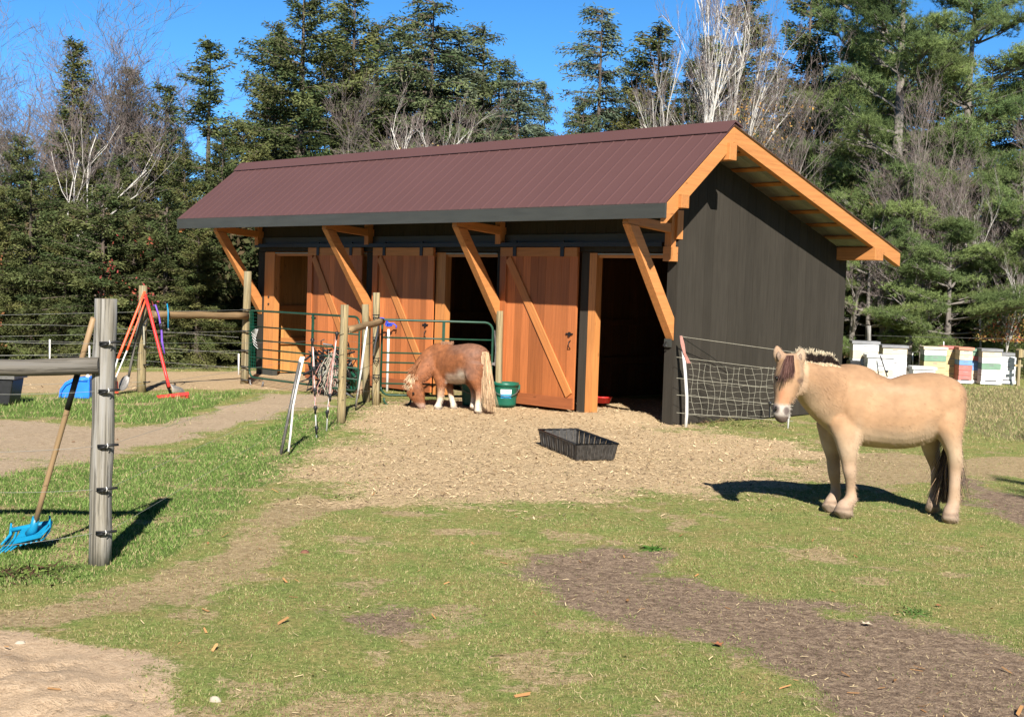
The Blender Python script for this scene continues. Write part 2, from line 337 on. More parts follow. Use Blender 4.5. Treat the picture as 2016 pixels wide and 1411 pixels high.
# ------------------------------------------------------------ ground cover: blades, chips
def scatter(name, count, yr, wfun, size, mat, label, cat, kindf, seed=0, xpad=.6, ypow=1.):
    r = np.random.default_rng(seed); Y = yr[0] + (yr[1] - yr[0]) * r.random(count) ** ypow; X = (r.random(count) * 2 - 1) * (Y * .405 + xpad)
    z = zones(X, Y); keep = r.random(count) < wfun(z, X, Y, r); X = X[keep]; Y = Y[keep]; z = {k: a[keep] for k, a in z.items()}
    u = (X - BO.x) * BU.x + (Y - BO.y) * BU.y; v = -(X - BO.x) * BU.y + (Y - BO.y) * BU.x
    if kindf == 'blade':
        k2 = ~((u < .05) & (u > -9.95) & (v > -.1) & (v < 4.3)); X = X[k2]; Y = Y[k2]; z = {k: a[k2] for k, a in z.items()}
    m = len(X); Z = height(X, Y); s = size(z, X, Y, r); az = r.random(m) * 2 * pi
    if kindf == 'blade':
        L = s * (.6 + .8 * r.random(m)); lean = .25 + .9 * r.random(m); wd = (.0014 + .0012 * r.random(m)) * (1 + Y / 8)
        T = np.stack([np.cos(az) * lean, np.sin(az) * lean, np.ones(m)], -1); T /= np.linalg.norm(T, axis=1)[:, None]
        a2 = r.random(m) * pi; Sx = np.stack([np.cos(a2), np.sin(a2), np.zeros(m)], -1) * wd[:, None]
        B = np.stack([X, Y, Z - .004], -1); Vt = np.stack([B - Sx, B + Sx, B + T * L[:, None]], 1).reshape(-1, 3); ns = 3
        Fc = np.arange(m * 3).reshape(-1, 3)
    else:
        L = s * (.4 + r.random(m)); wd = L * (.07 + .20 * r.random(m)) * (.5 if kindf == 'hay' else 1); el = (r.random(m) - .35) * .7
        D = np.stack([np.cos(az) * np.cos(el), np.sin(az) * np.cos(el), np.sin(el)], -1) * (L / 2)[:, None]
        Sx = np.stack([-np.sin(az), np.cos(az), (r.random(m) - .5) * .9], -1) * (wd / 2)[:, None]
        B = np.stack([X, Y, Z + .006 + np.abs(D[:, 2])], -1)
        Vt = np.stack([B - D - Sx, B + D - Sx * .7, B + D * .9 + Sx, B - D * .8 + Sx], 1).reshape(-1, 3); ns = 4; Fc = np.arange(m * 4).reshape(-1, 4)
    C = kind_cols(kindf if kindf != 'blade' else 'blade', z, X, Y, r, m)
    me = npmesh(name, Vt, Fc, ns, np.repeat(C, ns, 0))
    return tag(link(name, me, mat), label, cat, kind='stuff')
def kind_cols(kf, z, X, Y, r, m):
    t = r.random((m, 1)); q = r.random((m, 1))
    if kf == 'blade':
        g = np.array([.12, .155, .042]) * (1 - t) + np.array([.275, .325, .11]) * t + np.array([-.02, .02, -.01]) * z['lush'][:, None]
        dry = np.array([.40, .33, .17]) * (.7 + .5 * t)
        pd = .20 + .34 * (1 - z['lush'])[:, None] * smooth(fbm(X, Y, .9, 3), .35, .65)[:, None] + .38 * z['rough'][:, None]
        return np.where(q < pd, dry, g)
    if kf == 'leaf':
        return np.array([.30, .15, .06]) * (.6 + .8 * t) + np.array([.08, .06, .03]) * q
    base = np.array([.60, .445, .265] if kf == 'chip' else [.50, .39, .23]) * (.45 + .8 * t); dk = np.array([.15, .10, .06]) * (.5 + .9 * t)
    return np.where(q < .2, dk, base)
scatter('grass', 460000, (5.0, 15), lambda z, X, Y, r: np.clip((1 - z['shav'] * .97) * (1 - z['sand']) * (1 - smooth(z['brown'] + (fbm(X, Y, 9, 3) - .5) * 1.3, .2, .8) * .96) * (1 - z['path']) * (1 - z['straw'] * .85) * (.30 + .7 * smooth(fbm(X, Y, 2.3, 4), .36, .56) + z['lush']), 0, 1) * (5.0 / (Y + .001)) ** .35,
        lambda z, X, Y, r: (.011 + .010 * r.random(len(X))) * (1 + .9 * z['lush'] * (.4 + fbm(X, Y, 3., 3))), GRASSM, 'short green paddock grass mixed with dry straw coloured blades', 'grass', 'blade', 1, ypow=1.25)
scatter('distant_grass', 120000, (15, 34), lambda z, X, Y, r: np.clip((1 - z['shav']) * (1 - z['path']) * (1 - z['yard']) * (.35 + z['lush'] + z['rough']), 0, 1),
        lambda z, X, Y, r: (.03 + .02 * r.random(len(X))) * (1 + z['lush'] * .6 + 0.4 * z['rough']), GRASSM, 'grass growing farther off around the barn and behind the horse', 'grass', 'blade', 2)
scatter('wood_shavings', 190000, (9, 21), lambda z, X, Y, r: np.clip(z['shav'] * 1.0 + z['yard'] * .2, 0, 1), lambda z, X, Y, r: .012 + .035 * r.random(len(X)) ** 1.5, CHIPM,
        'pale wood shavings spread over the ground in front of the barn', 'wood shavings', 'chip', 3)
scatter('straw_litter', 90000, (5, 14), lambda z, X, Y, r: np.clip(.22 + z['straw'] * .7 + z['brown'] * .6 + .25 * smooth(Y, 8, 12) - z['sand'] * .21, 0, 1), lambda z, X, Y, r: .007 + .026 * r.random(len(X)) ** 2, CHIPM,
        'scattered bits of straw and hay lying on the turf', 'straw', 'hay', 4)
scatter('dead_leaves', 900, (5, 14), lambda z, X, Y, r: .25 + z['brown'] * .7, lambda z, X, Y, r: .03 + .03 * r.random(len(X)), CHIPM, 'small brown dead leaves scattered on the paddock', 'leaves', 'leaf', 5)

# ------------------------------------------------------------ barn (local axes: x along the front, y to the back)
BARN = empty('horse_barn', (2.154, 17.041, 0), -.792, 'long black stained run-in barn with maroon metal saltbox roof and orange timber doors', 'barn')
OX, OY, YAW = 2.154, 17.041, -.792
CB, SB = cos(YAW), sin(YAW)
def bw(u, v, z=0): return Vector((OX + u * CB - v * SB, OY + u * SB + v * CB, z))
RL, RR = -10.94, .637; YE, ZE = -1.082, 2.864; YR, ZR = .254, 3.95; YB, ZB = 4.681, 2.512
mf = (ZR - ZE) / (YR - YE); mr = (ZB - ZR) / (YB - YR)
def roofz(v): return ZE + mf * (v - YE) if v < YR else ZR + mr * (v - YR)
def part_beam(name, p, q, w_, h_, mat=TIMBER, up=(0, 0, 1), parent=BARN, bevel=.006):
    p, q = Vector(p), Vector(q); d = q - p; L = d.length; d.normalize(); side = d.cross(Vector(up)).normalized(); u = side.cross(d)
    m = MB(); m.box((0, -w_ / 2, -h_ / 2), (L, w_ / 2, h_ / 2)); o = m.build(name, mat, parent, bevel=bevel)
    Mx = Matrix((d, -side * -1, u)).transposed().to_4x4(); Mx.translation = p; o.matrix_local = Mx; return o
# metal roofing with 9 inch ribs
def roof_sheet(v0, z0, v1, z1):
    m = MB(); prof = []; x = RL + .02
    prof.append((RL, 0))
    while x < RR - .08:
        for dx, h in ((0, 0), (.018, .005), (.030, .005), (.046, 0)):
            if x + dx < RR - .005: prof.append((x + dx, h))
        x += .2286
    prof.append((RR, 0))
    d = Vector((0, v1 - v0, z1 - z0)).normalized(); nrm = Vector((0, -d.z, d.y)); 
    if nrm.z < 0: nrm = -nrm
    vs = []
    for (v, z) in ((v0, z0), (v1, z1)):
        for x, h in prof: vs.append(Vector((x, v, z)) + nrm * h)
    k = len(prof); tv = [p - nrm * .006 for p in vs]
    fs = [(i, i + 1, k + i + 1, k + i) for i in range(k - 1)]
    m.add(vs, fs); m.add(tv, [tuple(reversed(f)) for f in fs], mat=1)
    edge = vs + tv; m.add(edge, [(i, i + 1, 2 * k + i + 1, 2 * k + i) for i in range(k - 1)] + [(k + i, k + i + 1, 3 * k + i + 1, 3 * k + i) for i in range(k - 1)] + [(0, k, 3 * k, 2 * k), (k - 1, 2 * k - 1, 4 * k - 1, 3 * k - 1)])
    return m
rf = roof_sheet(YE - .03, ZE - .03 * mf, YR, ZR).build('roof', [ROOFM, ROOFU], BARN)
rf['label'] = 'maroon ribbed metal roof slope facing the paddock'
roof_sheet(YR, ZR, YB + .03, ZB + .03 * mr).build('rear_roof', [ROOFM, ROOFU], BARN)
m = MB(); m.prism([(YR - .17, ZR - .17 * mf + .024), (YR - .17, ZR - .17 * mf + .034), (YR - .02, ZR + .048), (YR + .02, ZR + .048), (YR + .17, ZR + .17 * mr + .036), (YR + .17, ZR + .17 * mr + .026), (YR, ZR + .03)], 0, RL - .005, RR + .006)
m.build('ridge_cap', ROOFM, rf)
# barge rafters at both ends, common rafters
def rafter_pair(u0, u1, name='barge_rafter', dep=.19):
    t = .035
    for (va, vb) in ((YE + .012, YR), (YR, YB)):
        za, zb = roofz(va) - t, roofz(vb) - t; 
        if va > YR - 1e-6: za = ZR - t
        m = MB(); L = math.hypot(vb - va, zb - za); ang = math.atan2(zb - za, vb - va); k = dep / cos(ang)
        m.add([(u, y, z) for u in (u0, u1) for y, z in ((va, za), (vb, zb), (vb, zb - k), (va, za - k))], [(0, 1, 2, 3), (7, 6, 5, 4), (0, 4, 5, 1), (1, 5, 6, 2), (2, 6, 7, 3), (3, 7, 4, 0)])
        o = m.build(name, wood_slant(ang), BARN, bevel=.004)
_ws = {}
def wood_slant(ang):
    key = round(ang, 2)
    if key not in _ws:
        mm = wood('slanted_timber', (.50, .205, .062), 1, var=.22)
        for x in mm.node_tree.nodes:
            if x.type == 'MAPPING': x.inputs['Rotation'].default_value = (-ang, 0, 0); x.vector_type = 'POINT'
        _ws[key] = mm
    return _ws[key]
rafter_pair(RR - .10, RR - .01)
rafter_pair(RL + .01, RL + .10)
for u in (-9.6, -8.2, -6.55, -5., -3.4, -1.8): rafter_pair(u - .03, u + .03, 'rafter', .14)
# purlins (skip sheathing) under the metal
for v in (-.85, -.4, .05, .55, 1.05, 1.55, 2.05, 2.55, 3.05, 3.55, 4.05, 4.5):
    z = roofz(v); s_ = mf if v < YR else mr; a = math.atan(s_)
    m = MB(); Mx = Matrix.Translation((0, v, z - .012)) @ Matrix.Rotation(a, 4, 'X'); m.box((RL + .12, -.05, -.019), (RR - .11, .05, 0), 0, 0, Mx); m.build('purlin', TIMBER, BARN)
# fascia
m = MB(); m.box((RL, YE - .028, ZE - .205), (RR - .004, YE + .008, ZE - .02)); m.build('fascia', DARKX, BARN)
# ridge and plate beams
part_beam('ridge_beam', (RL - .03, .19, 3.59), (RR + .04, .19, 3.59), .15, .22)
part_beam('eave_beam', (RL - .03, -.77, 2.885), (RR + .045, -.77, 2.885), .15, .17)
part_beam('rear_plate', (-10.2, 4.0, 2.44), (RR + .02, 4.0, 2.44), .24, .19)
# gable walls, with boards
def gable(u0, u1, inner):
    m = MB(); v = 0.; rr = random.Random(5)
    while v < 4.17:
        v1 = min(v + .19, 4.18); t = (rr.random() - .5) * .5; dz = .22
        pts = [(v + .002, 0), (v1 - .002, 0), (v1 - .002, roofz(v1) - dz)] + ([(YR, ZR - dz)] if v < YR < v1 else []) + [(v + .002, roofz(v) - dz)]
        m.prism(pts, 0, u0, u1 + rr.random() * .003, t); v = v1
    m.prism([(.003, .01), (4.17, .01), (4.17, roofz(4.17) - .23), (YR, ZR - .23), (.003, roofz(0) - .23)], 0, min(u0, inner) if inner < u0 else u0 + .001, (u0 + u1) / 2)
    return m
gw = gable(-.03, 0, -.03).build('side_wall', DARKB, BARN)
gable(-9.88, -9.85, -9.88).build('side_wall', DARKB, BARN)
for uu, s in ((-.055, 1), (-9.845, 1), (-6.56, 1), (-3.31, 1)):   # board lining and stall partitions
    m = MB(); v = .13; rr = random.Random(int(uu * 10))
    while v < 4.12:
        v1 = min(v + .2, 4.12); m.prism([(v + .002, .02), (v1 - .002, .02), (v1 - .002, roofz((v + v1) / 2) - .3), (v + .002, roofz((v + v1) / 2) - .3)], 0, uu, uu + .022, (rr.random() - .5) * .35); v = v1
    o = m.build('lining' if uu in (-.055, -9.845) else 'partition', LINING if uu < -9 else SHADEW, BARN)
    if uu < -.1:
        part_beam('lining_rail', (uu + .045, .15, .62), (uu + .045, 4.1, .62), .04, .13, TIMBER if uu < -9 else SHADEW, parent=o)
        part_beam('lining_rail', (uu + .045, .15, 1.25), (uu + .045, 4.1, 1.25), .04, .10, TIMBER if uu < -9 else SHADEW, parent=o)
m = MB(); rr = random.Random(9); u = -9.85
while u < -.06:
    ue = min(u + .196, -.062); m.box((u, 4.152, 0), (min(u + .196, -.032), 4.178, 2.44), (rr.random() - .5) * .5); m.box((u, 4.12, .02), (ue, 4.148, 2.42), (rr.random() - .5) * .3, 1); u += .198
m.build('rear_wall', [DARKB, SHADEW], BARN)
# front wall: header, dark uprights, timber jambs
HT = 2.27
m = MB(); rr = random.Random(11); u = -9.846
while u < -.04:
    m.box((u, 0.0, HT + .02), (min(u + .188, -.034), .026, roofz(0) - .24), (rr.random() - .5) * .5); u += .19
m.build('front_wall', DARKB, BARN)
m = MB(); m.box((-9.86, -.024, HT + .11), (-.034, -.002, HT + .27)); m.build('header_board', DARKX, BARN)
m = MB(); m.box((-9.84, -.115, 2.36), (-.2, -.07, 2.42)); m.build('door_track', BLACKM, BARN)
for u0, u1 in ((-9.88, -9.66), (-6.62, -6.36), (-3.44, -3.27), (-1.72, -1.565), (-.172, -.035)):
    m = MB(); m.box((u0, -.004 if u0 > -9.8 else -.002, 0), (u1, .10, HT + .012), 0); m.build('front_upright', DARKB, BARN)
for u0, u1 in ((-9.655, -9.34), (-4.83, -4.61), (-1.56, -1.43)):
    m = MB(); m.box((u0, -.012, .12 if u0 < -9 else 0), (u1, .11, HT + .005)); m.build('door_jamb', TIMBERZ, BARN)
m = MB(); m.box((-9.655, -.010, 0), (-9.34, .10, .118)); m.build('jamb_foot', DARKX, BARN)
for a, b_ in ((-9.33, -6.63), (-6.35, -3.45), (-1.42, -.18)):
    m = MB(); m.box((a, -.01, HT - .02), (b_, .012, HT + .0)); m.build('lintel_trim', ROOFU, BARN)
    m = MB(); m.box((a, .02, HT - .06), (b_, .09, HT - .022)); m.build('lintel', TIMBER, BARN)
# doors
DOORD = wood('door_brace_wood', (.46, .175, .052), 0, var=.22)
def door(u0, u1, latch_u, y0=-.068, z0=.05):
    hgt = 2.35; D = MB(); rr = random.Random(int(u0 * 7)); x = u0; wb = (u1 - u0) / 10
    for k in range(10):
        D.box((x + .0015, y0, z0), (x + wb - .0015, y0 + .03, hgt), (rr.random() - .5) * .42 + (.28 if rr.random() < .25 else 0)); x += wb
    d = D.build('door', DOORW, BARN, bevel=0)
    y1 = y0 - .028
    for n_, z_, h_ in (('top_rail', hgt - .13, .13), ('bottom_rail', z0, .16)):
        m = MB(); m.box((u0, y1, z_), (u1, y0 - .002, z_ + h_)); m.build(n_, TIMBER if n_ == 'top_rail' else DOORX, d)
    for a in (u0,):
        m = MB(); m.box((a, y1 + .001, z0 + .163), (a + .13, y0 - .002, hgt - .133)); m.build('stile', DOORW, d)
    a = Vector((u0 + .16, (y1 + y0) / 2, hgt - .16)); b2 = Vector((u1 - .07, (y1 + y0) / 2, z0 + .2))
    part_beam('door_brace', a, b2, .024, .135, DOORD, up=(0, -1, 0) if 0 else (0, 0, 1), parent=d)
    for hx in (.2, .82):
        m = MB(); c_ = u0 + (u1 - u0) * hx; m.box((c_ - .035, y1 - .014, hgt - .13), (c_ + .035, y1 - .002, hgt + .07)); m.tube([(c_, y1 - .01, hgt + .06), (c_, y1 + .02, hgt + .06)], .04, 10); m.build('hanger', BLACKM, d)
    m = MB(); m.box((latch_u - .07, y1 + .008, 1.115), (latch_u + .06, y1 + .026, 1.135)); m.box((latch_u - .015, y1 + .0, 1.09), (latch_u + .015, y1 + .024, 1.15)); m.tube([(latch_u + .02, y1 + .02, 1.03), (latch_u + .02, y1 - .015, 1.01), (latch_u + .02, y1 - .02, .95), (latch_u + .02, y1 + .02, .91)], .007, 6)
    m.build('latch', BLACKM, d)
    return d
DOORX = wood('door_rail_wood', (.30, .095, .035), 0, var=.22)
door(-8.19, -6.67, -6.95 - 1.05)['label'] = 'sliding plank door of the far stall, slid to the right'
door(-6.35, -4.83, -4.98)['label'] = 'sliding plank door of the middle stall behind the green gate'
door(-3.29, -1.735, -1.84)['label'] = 'sliding plank door of the near stall, largest in view'
# brackets: tie beam + raking brace
for ub in (-9.79, -6.50, -3.33, -.085):
    part_beam('tie_beam', (ub, .12, 2.585), (ub, -1.0, 2.665), .10, .12)
    m = MB(); m.prism([(-.006, 1.12), (-.006, 1.42), (-.80, 2.585), (-.985, 2.60)], 0, ub - .062, ub + .062); m.build('brace', wood_slant(-math.atan2(1.4, .93)), BARN, bevel=.004)
    m = MB(); m.box((ub - .055, -.125, 2.2 if ub > -1 else 2.4), (ub + .055, -.03, 2.86)); m.build('corbel', TIMBERZ, BARN)
m = MB(); m.box((-.145, -.062, 2.46), (.012, .06, 2.84)); m.build('plate_end', TIMBERZ, BARN)
m = MB(); m.box((-.15, -.14, 2.165), (.012, -.03, 2.355)); m.build('track_block', TIMBER, BARN)
m = MB(); m.box((-.155, -.04, 1.03), (-.05, -.006, 1.14)); g_ = m.build('hook_plate', DARKX, BARN)
m = MB(); m.tube([(-.12, -.04, 1.1), (-.12, -.10, 1.05), (-.08, -.10, 1.04), (-.05, -.08, 1.06)], .01, 6); m.build('hook', BLACKM, g_)
for zz_ in (1.45, 1.32):
    m = MB(); m.tube([(-9.5, -.012, zz_), (-9.5, -.03, zz_)], .018, 8); m.build('bolt', BLACKM, BARN)
# ------------------------------------------------------------ trees
def conifer_mesh(seed, H, R, z0=.03, dens=1., kind='spruce', lop=0., gaps=0.):
    r = np.random.default_rng(seed); pos = []; dirs = []; lens = []; tones = []; limbs = []
    z = z0 * H
    while z < H * .985:
        f = z / H; prof = (1 - f) ** .72 * R * (.75 + .25 * min(1, f / .12)) + .12
        if kind == 'hemlock': prof = (1 - f) ** .62 * R + .15
        nb = 5 if kind != 'hemlock' else 6
        if gaps and r.random() < gaps and f < .7: z += .26; continue
        for k in range(nb):
            a = r.random() * 2 * pi; L = prof * (.5 + .65 * r.random()) * (1 + lop * cos(a - 1.)); z_ = z; z = z_ + .16 * (r.random() - .5)
            el0 = (.55 * f - .12 + .25 * (r.random() - .5)); droop = .35 * (1 - f) if kind != 'hemlock' else .6
            n_ = max(3, int(L / .09 * dens)); t = (np.arange(n_) + .6) / n_; t = t[t > .12]; n_ = len(t)
            rad = t * L; zz_ = z + rad * el0 - droop * (rad ** 2) / max(L, .4) * .55 + (.10 * L * np.maximum(0, t - .7) if kind == 'spruce' else 0)
            wv = (r.random() - .5) * .5; ca, sa = np.cos(a + wv * t), np.sin(a + wv * t)
            px_, py_ = rad * ca, rad * sa
            limbs.append([(0, 0, z), (px_[n_ // 2], py_[n_ // 2], zz_[n_ // 2]), (px_[-1], py_[-1], zz_[-1])])
            z = z_; bt = .65 + .7 * r.random(); hue = r.random()
            for i_ in range(n_):
                wdt = (.10 + .34 * (1 - t[i_]) * min(1., L / 1.2)); q = int(17 * dens)
                o_ = (r.random(q) * 2 - 1); lat = o_ * wdt * L * .55
                bx = px_[i_] - sa[i_] * lat + r.normal(0, .045, q); by = py_[i_] + ca[i_] * lat + r.normal(0, .045, q)
                bz = zz_[i_] - np.abs(lat) * (.25 if kind != 'hemlock' else .45) + r.normal(0, .055, q)
                out = .55; dx = ca[i_] * out - sa[i_] * o_ * .8 + r.normal(0, .35, q); dy = sa[i_] * out + ca[i_] * o_ * .8 + r.normal(0, .35, q)
                dz = r.normal(-.12 if kind == 'spruce' else -.35, .35, q)
                pos.append(np.stack([bx, by, bz], -1)); dirs.append(np.stack([dx, dy, dz], -1)); lens.append((.06 + .085 * r.random(q)) * (1. if kind == 'spruce' else .95))
                tones.append(np.stack([np.full(q, bt) * (.75 + .5 * r.random(q)), np.full(q, hue)], -1))
        z += (.20 + .10 * r.random()) * (1.25 if H > 9 else 1)
    return np.concatenate(pos), np.concatenate(dirs), np.concatenate(lens), np.concatenate(tones), limbs
def pine_mesh(seed, H, R, dens=1.):
    r = np.random.default_rng(seed); pos = []; dirs = []; lens = []; tones = []; limbs = []
    z = .12 * H
    while z < H * .98:
        f = z / H; prof = R * (1 - f ** 2.2) * (.5 + .5 * min(1, f / .25)) + .3
        for k in range(4):
            if r.random() < .25: continue
            a = r.random() * 2 * pi; L = prof * (.5 + .6 * r.random()); el = .05 + .5 * f + .2 * (r.random() - .5)
            e = Vector((cos(a), sin(a), 0)); side = Vector((-sin(a), cos(a), 0)); pts = [Vector((0, 0, z))]
            for s_ in (.35, .7, 1.): pts.append(Vector((0, 0, z)) + e * (L * s_) + Vector((0, 0, L * s_ * el - .10 * L * s_ + .18 * L * s_ * s_)) + side * ((r.random() - .5) * .2 * L))
            limbs.append(pts)
            bt = .7 + .6 * r.random(); hue = r.random()
            for c_ in range(int(15 * dens * (.5 + L / 2))):
                t = .4 + .6 * r.random(); base = pts[0].lerp(pts[-1], t); base = base + side * ((r.random() - .5) * L * .9 * (1.25 - t)) + Vector((0, 0, (r.random() - .4) * .2))
                if r.random() < .5: limbs.append([pts[0].lerp(pts[-1], t * .75), base])
                for tf in range(9):
                    c2 = np.array(base) + r.normal(0, 1, 3) * (.17, .17, .065); q = 12
                    d = r.normal(0, .75, (q, 3)) + np.array([0, 0, .65]) + np.array([e.x, e.y, 0]) * .4
                    pos.append(np.repeat(c2[None], q, 0) + r.normal(0, .012, (q, 3))); dirs.append(d); lens.append(.09 + .07 * r.random(q)); tones.append(np.stack([np.full(q, bt) * (.8 + .4 * r.random(q)), np.full(q, hue)], -1))
        z += .42 + .25 * r.random()
    return np.concatenate(pos), np.concatenate(dirs), np.concatenate(lens), np.concatenate(tones), limbs
PAL = {'spruce': ((.052, .074, .028), (.118, .128, .048), .015), 'hemlock': ((.06, .085, .038), (.125, .14, .062), .013), 'fir': ((.062, .084, .028), (.148, .145, .052), .0155), 'pine': ((.095, .14, .052), (.19, .235, .08), .011),
       'bluish': ((.07, .098, .060), (.13, .152, .095), .013)}
def crown_mesh(name, data, pal, seed=1):
    pos, d, L, tn, _ = data; a, b_, wd = PAL[pal]; r = np.random.default_rng(seed)
    d = d / np.linalg.norm(d, axis=1)[:, None]; q = r.normal(0, 1, d.shape); s_ = np.cross(d, q); s_ /= np.linalg.norm(s_, axis=1)[:, None]
    s_ *= (wd * (.7 + .6 * r.random(len(L))))[:, None]
    tip = pos + d * L[:, None]; mid = pos + d * (L * .45)[:, None]
    if pal == 'pine': V = np.stack([pos - s_ * .5, pos + s_ * .5, tip], 1).reshape(-1, 3); ns = 3
    else: V = np.stack([pos, mid + s_, tip, mid - s_], 1).reshape(-1, 3); ns = 4
    h = tn[:, 1:2]; C = (np.array(a) * (1 - h) + np.array(b_) * h) * tn[:, 0:1]
    return npmesh(name, V, np.arange(len(L) * ns).reshape(-1, ns), ns, np.repeat(C, ns, 0))
def trunk_mb(H, r0, limbs, bend, lr=.02, top=.97, every=1):
    m = MB(); n_ = 9; pts = [(bend[0] * sin(i / n_ * 3), bend[1] * sin(i / n_ * 2.4), H * top * i / n_ - .15 * (i == 0)) for i in range(n_ + 1)]
    m.tube(pts, [r0 * (1 - .93 * i / n_) * (1.25 if i == 0 else 1) for i in range(n_ + 1)], 9)
    for l in limbs[::every]: m.tube(l, [lr * (1.2 - .9 * i / (len(l) - 1)) for i in range(len(l))], 3, cap=False)
    return m
PROTO = {}
def proto(key, H, R, kind, pal, seed, dens, r0, **kw):
    data = pine_mesh(seed, H, R, dens) if kind == 'pine' else conifer_mesh(seed, H, R, dens=dens, kind=kind, **kw)
    cm = crown_mesh('crown', data, pal, seed); cm.materials.append(LEAFM)
    tm = trunk_mb(H, r0, data[4], (0., 0.) if kind != 'pine' else (.12, .1), .022 if kind != 'pine' else .032)
    t = tm.build('trunk', BARKG if kind == 'pine' else BARKD); tme = t.data; bpy.data.objects.remove(t)
    PROTO[key] = (H, cm, tme)
proto('spruceA', 9, 2.5, 'spruce', 'spruce', 1, 1.25, .16)
proto('spruceB', 9, 2.0, 'spruce', 'fir', 2, 1.2, .14, lop=.25)
proto('spruceC', 7, 1.3, 'spruce', 'spruce', 3, 1.2, .10, lop=.4, gaps=.25)
proto('firA', 6, 2.3, 'spruce', 'fir', 4, 1.25, .12)
proto('firB', 5, 2.1, 'spruce', 'spruce', 5, 1.25, .10, lop=.2)
proto('hemA', 8, 2.1, 'hemlock', 'hemlock', 6, 1.1, .12)
proto('hemB', 8, 1.5, 'hemlock', 'bluish', 7, 1.05, .11, lop=.3)
proto('thin', 8, .9, 'spruce', 'fir', 8, 1.15, .09, gaps=.45, lop=.3)
proto('pineA', 13, 3.4, 'pine', 'pine', 9, 1.5, .27)
proto('pineB', 11, 3.0, 'pine', 'pine', 10, 1.5, .2)
proto('pineC', 6, 2.6, 'pine', 'pine', 12, 1.6, .12)
def tree(key, px, top, Y, label, rot, wide=1., group=None, cat='tree', name='conifer_tree'):
    H, cm, tme = PROTO[key]; p = P(px, top, Y); s_ = p.z / H
    e = empty(name, (p.x, Y, -.05), rot, label, cat, group); e.scale = (s_ * wide, s_ * wide, s_)
    for nm, me_ in (('crown', cm), ('trunk', tme)):
        o = bpy.data.objects.new(nm, me_); COL.objects.link(o); o.parent = e
    return e
# bare hardwoods
def bare_mesh(seed, H, spread, r0, mult=1, lean=0., twig=1., up=.5, wd=3):
    rd = random.Random(seed); m = MB()
    def grow(p, d, L, r_, depth):
        n_ = 4 if depth < 3 else 3; pts = [p]; rs = [r_]; q = Vector(p)
        for i_ in range(n_):
            d = (d + Vector((rd.gauss(0, 1), rd.gauss(0, 1), rd.gauss(0, 1) * .6)) * (.10 + .035 * depth) + Vector((0, 0, .06 * up))).normalized(); q = q + d * (L / n_); pts.append(q.copy()); rs.append(r_ * (1 - .42 * (i_ + 1) / n_))
        m.tube(pts, rs, 7 if depth == 0 else (5 if depth == 1 else 3), mat=0 if depth < wd else 1, cap=False)
        if depth >= 5 or r_ < .0022: return
        nb = [4, 4, 4, 4, 3][depth] if depth else int(6 * mult)
        for k in range(nb):
            f = (.30 + .7 * rd.random()) if depth == 0 else (.2 + .8 * rd.random()); ix = min(n_ - 1, int(f * n_)); b_ = pts[ix].lerp(pts[ix + 1], f * n_ - ix if f * n_ - ix <= 1 else 1)
            a = rd.random() * 2 * pi; ax = Vector((cos(a), sin(a), 0)); nd = (d * (1.0 - .15 * depth * .3) + ax * spread * (.6 + .5 * rd.random()) + Vector((0, 0, .25 * up))).normalized()
            grow(b_, nd, L * (.42 + .26 * rd.random()) * twig, max(.0062, r_ * (1 - .42 * f) * .54), depth + 1)
    grow(Vector((0, 0, -.1)), Vector((lean, 0, 1)).normalized(), H * .72, r0, 0)
    me_ = m.build('trunk', [BARKW, TWIGM]); d = me_.data; bpy.data.objects.remove(me_); return d
BARE = {}
for key, sd, H, sp, r0, mult, lean, tw, bark in (('maple', 21, 10, .8, .13, 2.6, .05, 1.05, BARKG), ('birchA', 22, 9, .38, .11, 1.9, .10, .9, BARKW), ('birchB', 23, 9, .45, .095, 1.9, -.12, .95, BARKW),
                                            ('brush', 24, 6, .55, .05, 2., 0., 1.1, BARKG), ('slim', 25, 9, .5, .06, 1.6, .06, 1., BARKG), ('leaner', 26, 8, .6, .10, 1.3, .45, 1., BARKW), ('dead', 27, 7, .9, .12, 1.5, .1, .95, BARKG)):
    d = bare_mesh(sd, H, sp, r0, mult, lean, tw, wd=4 if 'birch' in key else 3); d.materials[0] = bark; BARE[key] = (max(v.co.z for v in d.vertices), d)
def bare(key, px, top, Y, label, rot=0., wide=1., group=None, name='bare_tree'):
    H, d = BARE[key]; p = P(px, top, Y); s_ = p.z / H; e = empty(name, (p.x, Y, -.05), rot, label, 'tree', group); e.scale = (s_ * wide, s_ * wide, s_)
    o = bpy.data.objects.new('trunk', d); COL.objects.link(o); o.parent = e; return e
# left wood edge
bare('maple', 175, -60, 33, 'tall bare grey hardwood with a wide purplish twig crown at the far left', .4, 1.1)
bare('maple', 255, 20, 36, 'bare hardwood whose fine twigs spread right of the thin topped spruce', 2.1, .9)
bare('leaner', 60, 130, 29.5, 'pale barked leaning tree at the left edge of the photo', .1, .9)
bare('slim', 20, 90, 34, 'slim bare tree behind the leaning pale tree', 1.)
bare('maple', 90, -10, 35, 'bare hardwood with purplish twigs spreading behind the leaning pale tree', 3.3, 1.05)
bare('maple', 215, -70, 34.5, 'tallest bare hardwood, rising between the two pointed spruces at left', 4.4, .95)
bare('slim', 285, 70, 35, 'slim bare tree just left of the tufted spruce', 2.6, 1.3)
tree('thin', 145, 68, 32, 'thin topped dark spruce against the sky left of the bare crowns', .3, 1.15)
tree('spruceC', 258, 118, 35, 'pointed grey green spruce half hidden by bare twigs', 1.2, 1.0)
tree('spruceC', 328, 152, 33, 'spruce with a short tufted top between the bare tree and the lopsided spruce', 2.2, 1.2)
